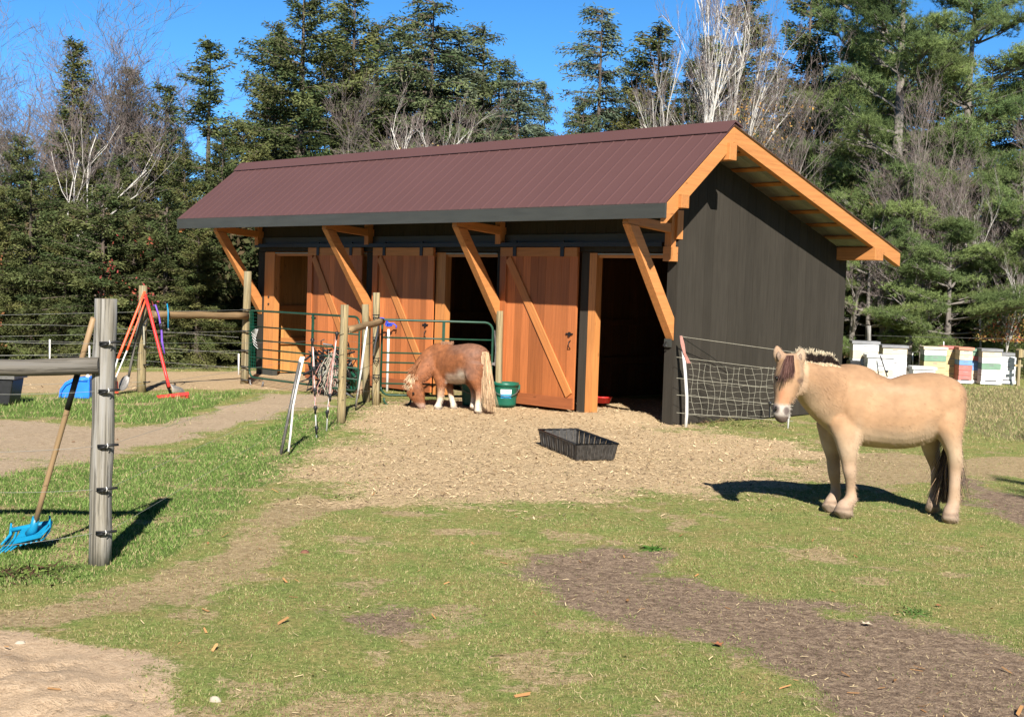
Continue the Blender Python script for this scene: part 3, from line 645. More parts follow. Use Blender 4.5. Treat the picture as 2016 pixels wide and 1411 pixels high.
tree('spruceC', 415, 62, 31, 'lopsided spruce standing alone against the sky left of the largest spruce', .9, 1.2)
tree('spruceA', 600, -55, 34, 'largest broad spruce rising out of the frame above the left end of the barn roof', .5, 1.25)
tree('spruceB', 700, -30, 36, 'tall dark spruce just right of the largest spruce', 2.5, 1.15)
tree('spruceB', 545, 40, 37, 'spruce filling the left flank of the largest spruce', 1.5, 1.)
tree('firA', 480, 230, 32, 'mid height green spruce beside the lopsided spruce', .2, 1.0)
tree('hemA', 855, -20, 35, 'feathery hemlock reaching the top of the photo above the barn middle', .8, 1.35)
tree('hemB', 905, 50, 36, 'blue green hemlock on the right flank of the tall hemlock', 2.8, 1.5)
tree('hemA', 955, 35, 37, 'hemlock with an uneven spire right of the tall feathery one', 1.8, 1.1)
tree('hemA', 790, 30, 38, 'brownish hemlock behind the pale birch over the barn roof', 3.4, 1.3)
tree('hemB', 1022, 145, 34, 'short bright green hemlock left of the sky gap', .4, 1.5)
tree('hemB', 1075, 150, 36, 'wispy hemlock tip nearest the sky gap on its left side', 2.0, .9)
bare('birchB', 808, 135, 31, 'small pale birch with a straight white trunk above the roof', .3, .8)
bare('slim', 760, 120, 32, 'bare tree with fanning limbs left of the small pale birch', 1.4, .9)
bare('brush', 935, 150, 32, 'brown brushy bare sapling clump above the middle of the roof', 2., 1.2)
bare('brush', 720, 215, 31.5, 'low bare brush right behind the ridge near the big spruce', .8, 1.1)
tree('spruceA', 660, 60, 38, 'spruce filling the gap between the two tallest spruces', 3.1, 1.1)
tree('hemA', 985, 105, 38, 'hemlock stepping down toward the sky gap', 5.1, 1.2)
tree('spruceB', 745, 40, 39, 'dark spruce between the big spruce and the hemlocks', 4.1, 1.1)
tree('spruceA', 1400, 60, 39, 'green spruce behind the forking white birch', 4.6, .9)
tree('hemB', 1187, 0, 35, 'tall narrow hemlock right of the sky gap', 1.2, 1.15)
tree('hemA', 1150, 175, 34, 'low spreading hemlock at the foot of the sky gap', .6, .8)
tree('spruceB', 1300, 45, 36, 'dark round topped spruce between narrow hemlock and white birches', 2.9, 1.35)
tree('spruceA', 1245, 110, 37, 'spruce filling in behind the narrow hemlock', .1, .8)
for px, top, Y, k, rt, wd, lb in ((1378, -210, 31.5, 'birchA', .2, .5, 'white birch with forking trunk above the barn ridge end'), (1440, -150, 32.5, 'birchB', 2.2, .55, 'second white birch leaning right just beyond the ridge end'),
                              (1338, -10, 33, 'birchA', 3.9, .5, 'thin white birch left of the forking birch'), (1560, -40, 32, 'maple', 1.1, .62, 'bare grey tree with a dense round crown right of the white birches'),
                              (1490, -60, 33.5, 'birchB', 5.0, .55, 'slender birch between the grey tree and the leaning white birch')):
    bare(k, px, top, Y, lb, rt, wd)
tree('spruceB', 1470, -40, 38, 'dark spruce standing behind the white birches', .7, 1.2)
tree('spruceA', 1600, -60, 39, 'broad dark spruce behind the grey bare tree', 1.7, 1.)
tree('spruceA', 1555, 190, 35, 'low dark spruce above the rear slope of the barn roof', 2.7, .8)
tree('pineA', 1790, -190, 33.5, 'large white pine with a thick grey trunk right of the barn', .6, 1.)
tree('pineB', 1935, -120, 35, 'white pine at the upper right corner of the photo', 2.3, 1.05)
tree('pineB', 1690, -90, 36, 'white pine standing behind the large pine on its left', 4.0, .9)
tree('pineC', 1880, 430, 31, 'low spreading pine boughs above the coloured beehives', .9, 1.3)
tree('pineC', 1725, 395, 31.5, 'young pine right beside the rear corner of the barn', 2.9, .9)
tree('pineC', 2010, 330, 32, 'young pine at the right edge of the photo', 4.9, 1.1)
tree('pineC', 1800, 260, 34.5, 'mid height pine in the middle of the right hand wood', 1.7, 1.3)
bare('birchB', 1985, 470, 30.6, 'small leaning white birch beside the rightmost white hive', .8, .8)
bare('maple', 1900, 120, 32.5, 'dead grey limbed tree tangled in front of the pines', 2.6, .7)
bare('slim', 1840, 120, 31.6, 'slim bare trunk standing in front of the large pine', 2.2, .7)
bare('birchB', 1955, 300, 31.4, 'thin pale bare trunk among the pines above the coloured hives', 3.0, .6)
bare('slim', 1752, 300, 31.3, 'bare grey stem right beside the rear eave of the barn', 5.5, .6)
bare('slim', 1985, 200, 32.2, 'bare pale stemmed tree near the right edge', 4.1, .9)
bare('dead', 1700, 300, 31.8, 'dead grey tree with broken looking limbs above the rear eave', 5.1, 1.2)
bare('dead', 1800, 400, 31.2, 'low dead grey tree right behind the white hives', .4, 1.3)
bare('brush', 110, 600, 26, 'bare twiggy brush at the foot of the left firs', .4, 1.2)
# low firs along the left edge
rd = random.Random(4)
names = ['low bushy fir with boughs to the ground, %s' % s for s in ('at the left edge above the grey rail', 'behind the leaning wooden handle', 'just left of the weathered post top', 'right behind the weathered post', 'left of the red handled tools',
         'behind the post holding the tools', 'behind the middle of the long rail', 'left of the far gate post', 'touching the barn corner brace')]
for i_, px in enumerate((-10, 62, 130, 205, 265, 330, 392, 450, 500)):
    tree(['firA', 'firB'][i_ % 2], px, 330 + rd.random() * 120, 25.6 + rd.random() * 1.5 + (2.4 if px > 440 else 0), names[i_], rd.random() * 6, .95 + .3 * rd.random(), 'firs along the edge of the wood')
ORD = ['first', 'second', 'third', 'fourth', 'fifth', 'sixth', 'seventh', 'eighth', 'ninth', 'tenth', 'eleventh', 'twelfth', 'thirteenth', 'fourteenth', 'fifteenth', 'sixteenth', 'seventeenth', 'eighteenth', 'nineteenth', 'twentieth', 'twenty-first', 'twenty-second', 'twenty-third', 'twenty-fourth', 'twenty-fifth', 'twenty-sixth']
for i_, (px, top) in enumerate(((-30, 300), (45, 260), (115, 330), (185, 270), (235, 300), (300, 255), (365, 290), (440, 250), (505, 280))):
    tree(['spruceB', 'spruceA', 'firA'][i_ % 3], px, top, 30 + rd.random() * 1.5, 'dark spruce packed behind the low firs, %s from the left' % ORD[i_], rd.random() * 6, 1.15, 'packed spruces behind the firs')
for i_ in range(26):
    px = -60 + i_ * 84; gapd = abs(px - 1115) < 95; top = (262 if gapd else 235 if px < 480 else 120 if px < 1030 else 110 if px < 1640 else 60) + rd.random() * 60
    tree(['spruceB', 'hemA', 'spruceA'][i_ % 3], px, top, 40 + rd.random() * 3, 'dark conifer in the back row of the wood, %s from the left' % ORD[i_], rd.random() * 6, 1.25, 'back row of conifers')
for i_ in range(10):
    px = 1640 + i_ * 45; tree(['firB', 'hemA', 'firA'][i_ % 3], px, 420 + rd.random() * 120, 33.8 + rd.random() * 1.5, 'shaded low fir in the growth behind the beehives, %s from the left' % ORD[i_], rd.random() * 6, 1.3, 'low firs behind the hives')
tree('spruceB', 2330, 200, 5.2, 'unseen spruce standing outside the frame to the right', 1.) if 0 else None
rb = random.Random(77); k_ = 0
for ring, n_, rad in ((0, 15, 25.), (1, 15, 30.)):   # unseen conifers added behind and beside the camera to block low sky light
    for i_ in range(n_):
        a = radians(176) + (radians(364 - 176)) * (i_ + .5 * ring + rb.uniform(-.25, .25)) / n_; x_, y_ = rad * cos(a), rad * sin(a) * .95 + 3
        e = tree(['spruceB', 'hemA', 'spruceA'][k_ % 3], 1010, 300, 6, 'unseen conifer added behind or beside the camera to block low sky', rb.uniform(0, 6), 1., 'added sky blocking conifers'); s_ = 1.15 + .25 * rb.random(); e.location = (x_, y_, -.05); e.scale = (s_ * 1.35, s_ * 1.35, s_); k_ += 1
e = tree('spruceC', 1010, 300, 6, 'spruce standing just outside the right side of the view', 1., 1.25); e.location = (6.15, 3.0, -.05); e.scale = (1.0, 1.0, .98)
e = tree('spruceC', 1010, 300, 6, 'second spruce standing outside the right side, farther from the camera', 2., 1.25); e.location = (8.3, 5.2, -.05); e.scale = (1.2, 1.2, 1.2)
# dense growth seen between the trunks, far into the wood
def undergrowth(name, seed, n_, xr, yr, zr, cols, label, cat):
    r = np.random.default_rng(seed); X = xr[0] + (xr[1] - xr[0]) * r.random(n_); Y = yr[0] + (yr[1] - yr[0]) * r.random(n_); Z = zr[0] + (zr[1] - zr[0]) * r.random(n_) ** 1.6
    k = fbm(X * 1. + Z, Y + Z * 1.7, .8, 3) > .47; X, Y, Z = X[k], Y[k], Z[k]; m_ = len(X)
    d = r.normal(0, 1, (m_, 3)); d /= np.linalg.norm(d, axis=1)[:, None]; q = np.cross(d, r.normal(0, 1, (m_, 3))); q /= np.linalg.norm(q, axis=1)[:, None]
    L = ((.05 + .07 * r.random(m_)) * (.45 if cat == 'leaves' else 1))[:, None]; B = np.stack([X, Y, Z], -1); V = np.stack([B - d * L, B + q * L * .45, B + d * L, B - q * L * .45], 1).reshape(-1, 3)
    c_ = np.array(cols)[r.integers(0, len(cols), m_)] * (.6 + .7 * r.random((m_, 1)))
    return tag(link(name, npmesh(name, V, np.arange(m_ * 4).reshape(-1, 4), 4, np.repeat(c_, 4, 0)), LEAFM), label, cat, kind='stuff')
undergrowth('undergrowth', 31, 60000, (8.5, 15), (33, 36), (0, 5), [(.05, .07, .03), (.07, .075, .03), (.13, .09, .05)], 'tangled green undergrowth in the wood right of the barn', 'undergrowth')
undergrowth('undergrowth', 32, 60000, (-14, -5), (27.5, 31), (0, 3.2), [(.05, .065, .025), (.07, .07, .03), (.11, .08, .045)], 'dim undergrowth between the firs left of the barn', 'undergrowth')
undergrowth('autumn_leaves', 33, 2200, (11.0, 13.2), (30.2, 31.2), (.9, 2.0), [(.40, .22, .07), (.38, .12, .06), (.42, .34, .12)], 'orange and yellow autumn leaves on bushes behind the hives', 'leaves')
undergrowth('autumn_leaves', 34, 500, (-10.6, -9.9), (24.6, 25.2), (.3, 3.), [(.34, .16, .07), (.3, .12, .06)], 'rust orange leaves at the left edge by the firs', 'leaves')
undergrowth('autumn_leaves', 35, 260, (-8.1, -7.0), (25.0, 25.5), (1.2, 2.6), [(.26, .05, .05), (.3, .08, .05)], 'dull red leaves on twigs left of the barn', 'leaves')
undergrowth('autumn_leaves', 36, 700, (5, 7.2), (31.4, 32.2), (4.3, 6.6), [(.45, .27, .08), (.38, .2, .06)], 'ochre leaves clinging among the white birches', 'leaves')
undergrowth('autumn_leaves', 37, 500, (-3.4, -.6), (30.8, 31.4), (3.6, 5.2), [(.45, .34, .14), (.38, .26, .10)], 'yellowish leaves clinging to the birch above the roof', 'leaves')

# ------------------------------------------------------------ horses
def catmull(pts, n_):
    out = []; k = len(pts)
    for i_ in range(k - 1):
        p0, p1, p2, p3 = pts[max(i_ - 1, 0)], pts[i_], pts[i_ + 1], pts[min(i_ + 2, k - 1)]
        for j_ in range(n_):
            t = j_ / n_; out.append(.5 * ((2 * p1) + (-p0 + p2) * t + (2 * p0 - 5 * p1 + 4 * p2 - p3) * t * t + (-p0 + 3 * p1 - 3 * p2 + p3) * t ** 3))
    out.append(pts[-1]); return out
def loft(m, nodes, lat=Vector((0, 1, 0)), n=20, sub=5):
    """nodes: (position, in-plane radius, lateral radius)"""
    arr = [np.array([*p, a, b_]) for p, a, b_ in nodes]; arr = catmull(arr, sub); k = len(arr); vs = []
    for i_, q in enumerate(arr):
        t = Vector((arr[min(i_ + 1, k - 1)] - arr[max(i_ - 1, 0)])[:3]).normalized(); A = (lat - t * lat.dot(t)).normalized(); B = t.cross(A)
        for j_ in range(n): th = 2 * pi * j_ / n; vs.append(Vector(q[:3]) + A * (cos(th) * max(q[4], .004)) + B * (sin(th) * max(q[3], .004)))
    b0_ = len(vs); fs = [(i_ * n + j_, i_ * n + (j_ + 1) % n, (i_ + 1) * n + (j_ + 1) % n, (i_ + 1) * n + j_) for i_ in range(k - 1) for j_ in range(n)]
    a0, a1 = Vector(arr[0][:3]), Vector(arr[-1][:3]); d0 = (a0 - Vector(arr[1][:3])).normalized() * min(arr[0][3], arr[0][4]) * .6; d1 = (a1 - Vector(arr[-2][:3])).normalized() * min(arr[-1][3], arr[-1][4]) * .6
    vs += [a0 + d0, a1 + d1]; fs += [((j_ + 1) % n, j_, b0_) for j_ in range(n)] + [((k - 1) * n + j_, (k - 1) * n + (j_ + 1) % n, b0_ + 1) for j_ in range(n)]
    m.add(vs, fs)
def fuse(m, voxel, it, name):
    o = m.build(name + '_tmp', WHITE); md = o.modifiers.new('r', 'REMESH'); md.mode = 'VOXEL'; md.voxel_size = voxel; sm = o.modifiers.new('s', 'SMOOTH'); sm.iterations = it; sm.factor = .5
    dg = bpy.context.evaluated_depsgraph_get(); dg.update(); me_ = bpy.data.meshes.new_from_object(o.evaluated_get(dg)); bpy.data.objects.remove(o); me_.name = name; me_.materials.clear()
    me_.polygons.foreach_set('use_smooth', np.ones(len(me_.polygons), bool)); return me_
def coat(me_, fn):
    n_ = len(me_.vertices); v = np.zeros(n_ * 3, np.float32); me_.vertices.foreach_get('co', v); v = v.reshape(-1, 3); nn = np.zeros(n_ * 3, np.float32); me_.vertices.foreach_get('normal', nn); nn = nn.reshape(-1, 3)
    c_ = np.ones((n_, 4), np.float32); c_[:, :3] = fn(v, nn); at = me_.attributes.new('col', 'FLOAT_COLOR', 'POINT'); at.data.foreach_set('color', c_.ravel()); return v, nn, c_[:, :3]
def fur(name, v, nn, cols, count, L, flow, parent, mat, seed=0, wd=.0035):
    r = np.random.default_rng(seed); ix = r.integers(0, len(v), count); p = v[ix] + r.normal(0, .004, (count, 3)); nr = nn[ix]; d = nr * .07 + flow + r.normal(0, .12, (count, 3)); d /= np.linalg.norm(d, axis=1)[:, None]
    s_ = np.cross(d, nr); s_ /= (np.linalg.norm(s_, axis=1)[:, None] + 1e-6); l = (L * (.5 + r.random(count)))[:, None]; p = p - nr * .004
    V = np.stack([p - s_ * wd, p + s_ * wd, p + d * l + nr * .002], 1).reshape(-1, 3); c_ = cols[ix] * (.92 + .16 * r.random((count, 1)))
    o = link(name, npmesh(name, V, np.arange(count * 3).reshape(-1, 3), 3, np.repeat(c_, 3, 0)), mat, parent); return o
def strands(name, roots, dirs, L, wd, cols, parent, mat, seed=0, droop=.0, seg=3, nz=.08):
    r = np.random.default_rng(seed); V = []; Fc = []; C = []; b_ = 0
    for p, d, l, c_ in zip(roots, dirs, L, cols):
        p = Vector(p); d = Vector(d).normalized(); s_ = d.cross(Vector((r.normal(), r.normal(), r.normal()))).normalized() * wd; q = p
        for i_ in range(seg + 1):
            w_ = s_ * (1 - .8 * i_ / seg); V += [q - w_, q + w_]; C += [c_, c_]
            if i_ < seg: Fc.append((b_ + 2 * i_, b_ + 2 * i_ + 1, b_ + 2 * i_ + 3, b_ + 2 * i_ + 2)); d = (d + Vector((0, 0, -droop)) + Vector((r.normal(), r.normal(), r.normal())) * nz).normalized(); q = q + d * (l / seg)
        b_ += 2 * (seg + 1)
    return link(name, npmesh(name, np.array([tuple(x) for x in V]), np.array(Fc), 4, np.array(C)), mat, parent)
HAIR = attrmat('horse_hair', .6, .25, nvar=.25, ns=90)
FJ = attrmat('dun_coat', .75, .2, nvar=.14, ns=9, bmp=.12, bs=120)
CH = attrmat('chestnut_coat', .65, .3, nvar=.3, ns=14, bmp=.15, bs=120)
EYE = plain('dark_eye', (.01, .008, .006), .35, .2, 10, .3)
sstep = smooth
def mk_nodes(lst, k=1.): return [(P(x, y, Y), rz * Y / F * k, rl) for x, y, Y, rz, rl in lst]
def dun_horse():
    h = empty('dun_horse', (3.1, 10.3, 0), 0, 'pale dun horse with a clipped cream and black mane standing at right, facing the camera', 'horse'); m = MB()
    loft(m, mk_nodes([(1618, 812, 10.34, 34, .12), (1632, 802, 10.34, 62, .18), (1655, 795, 10.34, 77, .225), (1680, 797, 10.33, 80, .25), (1700, 804, 10.33, 75, .255), (1745, 814, 10.32, 69, .285), (1776, 812, 10.3, 71, .29), (1807, 803, 10.29, 71, .285), (1839, 793, 10.28, 62, .27), (1866, 792, 10.27, 49, .23), (1884, 800, 10.27, 32, .14)]), n=28)
    loft(m, mk_nodes([(1680, 796, 10.33, 73, .17), (1655, 785, 10.30, 68, .165), (1630, 774, 10.22, 59, .145), (1606, 761, 10.12, 47, .12), (1588, 746, 10.02, 36, .105), (1572, 733, 9.95, 26, .085)]), n=24)
    # head: poll to chin, facing the camera
    hd = [(1556, 704, 9.93, 18, .09), (1554, 722, 9.90, 25, .13), (1553, 742, 9.86, 28.5, .145), (1549, 760, 9.83, 26, .135), (1545, 778, 9.79, 20, .10), (1540, 795, 9.755, 16.5, .078), (1538, 808, 9.73, 17.5, .073), (1539, 819, 9.73, 15, .062), (1541, 826, 9.745, 10, .045)]
    loft(m, mk_nodes(hd), n=24)
    loft(m, mk_nodes([(1560, 762, 9.93, 22, .09), (1573, 758, 9.98, 20, .08)]), n=16)
    for ex, ey, tx, ty in ((1536, 712, 1530, 685), (1573, 716, 1577, 690)):   # ears
        loft(m, mk_nodes([(ex + (3 if ex < 1550 else -3), ey, 9.91, 11, .04), ((ex + tx) / 2, (ey + ty) / 2, 9.89, 12.5, .032), (tx + .5, ty + 5, 9.89, 9.5, .026), (tx, ty - 4, 9.89, 4, .02)]), n=12)
    # legs
    loft(m, mk_nodes([(1662, 820, 10.22, 38, .10), (1668, 856, 10.2, 29, .105), (1669, 884, 10.19, 20.5, .085), (1671, 910, 10.19, 15, .062), (1673, 930, 10.18, 13.5, .056), (1674, 946, 10.19, 10.5, .043), (1675, 966, 10.2, 10, .041), (1675, 981, 10.19, 13, .052), (1669, 990, 10.17, 13, .052), (1663, 998, 10.14, 17, .064), (1660, 1012, 10.12, 20.5, .076)]), n=18)
    loft(m, mk_nodes([(1636, 830, 10.44, 30, .09), (1637, 870, 10.46, 21, .085), (1640, 900, 10.46, 14, .06), (1642, 930, 10.46, 12.5, .054), (1645, 955, 10.47, 9.5, .042), (1644, 974, 10.46, 11.5, .05), (1638, 985, 10.44, 13, .052), (1634, 1001, 10.40, 18.5, .07)]), n=18)
    loft(m, mk_nodes([(1862, 800, 10.16, 40, .12), (1866, 836, 10.12, 33, .125), (1872, 864, 10.1, 22, .10), (1878, 890, 10.09, 15.5, .07), (1881, 912, 10.10, 15, .058), (1880, 930, 10.1, 12.5, .05), (1879, 958, 10.08, 11.5, .045), (1878, 980, 10.07, 12.5, .052), (1876, 994, 10.05, 12.5, .052), (1872, 1006, 10.02, 15, .062), (1870, 1024, 10.0, 17.5, .074)]), n=18)
    loft(m, mk_nodes([(1842, 815, 10.42, 36, .11), (1832, 852, 10.46, 27, .105), (1832, 878, 10.47, 18, .08), (1838, 902, 10.49, 14, .06), (1843, 922, 10.5, 11.5, .05), (1842, 950, 10.49, 9.5, .043), (1841, 972, 10.47, 11, .05), (1838, 985, 10.44, 12, .055), (1835, 1003, 10.40, 15, .068)]), n=18)
    me_ = fuse(m, .0125, 7, 'body')
    eyes = [P(1528.5, 744, 9.78), P(1573, 748, 9.765)]
    def fn(v, nn):
        z = v[:, 2]; x = v[:, 0]; y = v[:, 1]; base = np.array([.312, .186, .103]); cream = np.array([.44, .325, .22]); grey = np.array([.36, .26, .19])
        nz = fbm(x * 3 + z, z * 3 + y, 3, 4); c_ = np.repeat(base[None], len(v), 0) * (.84 + .22 * nz + .14 * fbm(x * 9 + z * 9, z * 16 - x * 6, 2.2, 3) + .10 * sstep(-z, -1.1, -.75))[:, None]
        wl = np.clip(sstep(-z, -.78, -.50) * .8 * (z > .3) + sstep(-nn[:, 2], .1, .8) * .7, 0, 1)[:, None]; c_ = c_ * (1 - wl) + cream * wl
        sxp = x / y * F + 1008
        for cx_, cz_, wx_, wz_, am in ((1697, .62, 7, .13, .6), (1836, .66, 8, .11, .5), (1648, .60, 14, .06, .4), (1600, .72, 9, .14, .35), (1770, 1.03, 50, .035, .3)):
            gq = (np.exp(-((sxp - cx_) / wx_) ** 2 - ((z - cz_) / wz_) ** 2) * am)[:, None]; c_ = c_ * (1 - gq) + cream * 1.08 * gq
        lg = (sstep(-z, -.52, -.42))[:, None]; c_ = c_ * (1 - lg) + np.array([.33, .225, .145]) * lg
        kn = (sstep(-z, -.22, -.12) * .75 * (fbm(x * 6, z * 6 + y * 5, 5, 3) > .42))[:, None]; c_ = c_ * (1 - kn * .6) + grey * kn * .6
        kk = (np.exp(-((z - .34) / .05) ** 2) * .35 + np.exp(-((z - .12) / .035) ** 2) * .55)[:, None]; c_ = c_ * (1 - kk) + grey * kk
        cn = (np.exp(-((z - .075) / .014) ** 2) * .6)[:, None]; c_ = c_ * (1 - cn) + np.array([.12, .085, .065]) * cn; hf = (z < .058)[:, None]; c_ = np.where(hf, np.array([.27, .20, .145]) * (.8 + .4 * fbm(x * 9, z * 60, 2, 3))[:, None], c_)
        ds = (np.exp(-((y - 10.30) / .022) ** 2) * (nn[:, 2] > .75) * (x > 2.85) * (z > .9))[:, None] * .5; c_ = c_ * (1 - ds) + np.array([.18, .11, .08]) * ds
        hp = [P(a, b_, Y) for a, b_, Y, _, _ in hd]; head = (y < 10.02) & (x < 2.29) & (z > .55)
        mz = P(1539, 806, 9.7); dm = np.sqrt((x - mz.x) ** 2 + (y - mz.y) ** 2 + (z - mz.z) ** 2)
        nb = P(1543, 784, 9.7); dn = np.sqrt(((x - nb.x) / .55) ** 2 + ((z - nb.z) / 1.1) ** 2)
        w1 = (head * (y < 9.82) * sstep(-dn, -.085, -.04) * .75)[:, None]; c_ = c_ * (1 - w1) + np.array([.40, .17, .085]) * w1
        w2 = (head * sstep(-z, -P(1540, 792, 9.7).z, -P(1540, 800, 9.7).z))[:, None]; c_ = c_ * (1 - w2) + np.array([.40, .35, .30]) * w2
        w3 = (head * sstep(-z, -P(1540, 814, 9.7).z, -P(1540, 822, 9.7).z))[:, None]; c_ = c_ * (1 - w3) + np.array([.12, .085, .07]) * w3
        side = (head * sstep(np.abs(x - P(1549, 760, 9.8).x), .07, .1) * (z > 1.0))[:, None] * .4; c_ = c_ * (1 - side) + cream * side
        for q in eyes:
            de = np.sqrt((x - q.x) ** 2 + ((z - q.z) * 1.5) ** 2 + ((y - q.y) * .5) ** 2); w4 = (head * sstep(-de, -.045, -.022) * .8)[:, None]; c_ = c_ * (1 - w4) + np.array([.10, .06, .045]) * w4
        for nx_, ny_ in ((1527, 805), (1547, 808)):
            q = P(nx_, ny_, 9.69); de = np.sqrt(((x - q.x)) ** 2 + ((z - q.z) * .8) ** 2); w5 = (head * (y < 9.76) * sstep(-de, -.032, -.018) * .9)[:, None]; c_ = c_ * (1 - w5) + np.array([.09, .065, .06]) * w5
        ear = (z > P(1550, 706, 9.9).z) & head; c_ = np.where(ear[:, None], c_ * .9 + .04, c_); return c_
    v, nn, cc = coat(me_, fn); link('body', me_, FJ, h); h.location = (0, 0, 0)
    for o_ in h.children: pass
    fur('coat', v, nn, cc * 1.04, 26000, .020, np.array([.75, 0, -.45]), h, HAIR, 3, .0012)
    for q, s_ in zip(eyes, (-1, 1)):
        mm_ = MB(); mm_.lathe([(0, -.016), (.014, -.008), (.019, 0), (.014, .008), (0, .013)], 12, q + Vector((0, -.010, 0)), sx=.9, sy=.8, M=Matrix.Rotation(pi / 2, 3, 'X') @ Matrix.Rotation(.5 * s_, 3, 'Y')); mm_.build('eye', EYE, h)
    for nx_, ny_ in ((1527.5, 804), (1546.5, 807)):
        q = P(nx_, ny_, 9.678); mm_ = MB(); mm_.lathe([(0, -.01), (.011, -.006), (.014, 0), (.011, .006), (0, .01)], 10, q, sx=.75, sy=1.3, M=Matrix.Rotation(pi / 2, 3, 'X')); mm_.build('nostril', EYE, h)
    for ex, ey, s_ in ((1533, 700, -1), (1575, 704, 1)):
        mm_ = MB(); q = P(ex, ey, 9.855); mm_.lathe([(0, -.04), (.014, -.02), (.018, 0), (.012, .022), (0, .036)], 10, q, sx=1., sy=.6, M=Matrix.Rotation(.12 * s_, 3, 'Y')); mm_.build('inner_ear', plain('ear_hair', (.20, .14, .10), .9, .4, 60), h)
    # mane: cream outer hair, black centre
    rd_ = random.Random(2); crest = [P(1562, 708, 9.95), P(1580, 712, 10.0), P(1600, 716, 10.08), P(1620, 717, 10.15), P(1640, 718, 10.22), P(1652, 721, 10.26)]
    cr = [Vector(q) for q in catmull([np.array(c_) for c_ in crest], 12)]; R_, D_, L_, C_ = [], [], [], []
    for k in range(5200):
        t = rd_.random(); q = cr[min(int(t * (len(cr) - 1)), len(cr) - 2)]; ends = min(1, t * 4 + .45, (1 - t) * 2.4 + .22) * (.88 + .2 * sin(t * 23) * sin(t * 57 + 1)); lay = rd_.random()
        if lay < .42: off, l, c_ = .03, .115, (.66, .56, .40)
        elif lay < .84: off, l, c_ = -.016, .092, (.025, .016, .014)
        else: off, l, c_ = -.05, .030, (.62, .50, .34)
        b_ = .75 + .5 * rd_.random(); c_ = tuple(a * b_ for a in c_)
        R_.append(q + Vector((rd_.gauss(0, .006), off + rd_.gauss(0, .006), -.012))); D_.append((rd_.gauss(0, .12) + .05, -.25 + rd_.gauss(0, .1), 1)); L_.append(l * ends * (.85 + .3 * rd_.random())); C_.append(c_)
    strands('mane', R_, D_, L_, .0042, C_, h, HAIR, 5)
    R_, D_, L_, C_ = [], [], [], []
    for k in range(620):
        a = (rd_.gauss(-.27, .11) if rd_.random() < .5 else rd_.gauss(.22, .13)); q = P(1556 + a * 14, 699 + rd_.random() * 8, 9.765 + rd_.random() * .03); tx = 1551 + a * 27 + rd_.gauss(0, 2); d = P(tx, 748, 9.655) - q; l = d.length * (.35 + .7 * rd_.random()) * (1.1 if a < 0 else .92)
        c_ = (.105, .052, .042) if rd_.random() < .93 else (.26, .17, .11); R_.append(q); D_.append(d); L_.append(l); k_ = .7 + .6 * rd_.random(); C_.append(tuple(b_ * k_ for b_ in c_))
    strands('forelock', R_, D_, L_, .0026, C_, h, HAIR, 6, nz=.035)
    R_, D_, L_, C_ = [], [], [], []
    for k in range(1500):
        q = P(1877 + rd_.gauss(0, 2.), 775 + rd_.random() * 120, 10.31 + rd_.gauss(0, .02)); q.y += (q.z < .9) * .0
        c_ = (.05, .032, .026) if rd_.random() < .7 else (.34, .22, .13); tgt = P(1866 + rd_.gauss(0, 5), 990, 10.33 + rd_.gauss(0, .03)); d = tgt - q; R_.append(q); D_.append(d); L_.append(min(d.length, .35 + .5 * rd_.random())); C_.append(c_)
    strands('tail', R_, D_, L_, .004, C_, h, HAIR, 7)
    return h
dun_horse()
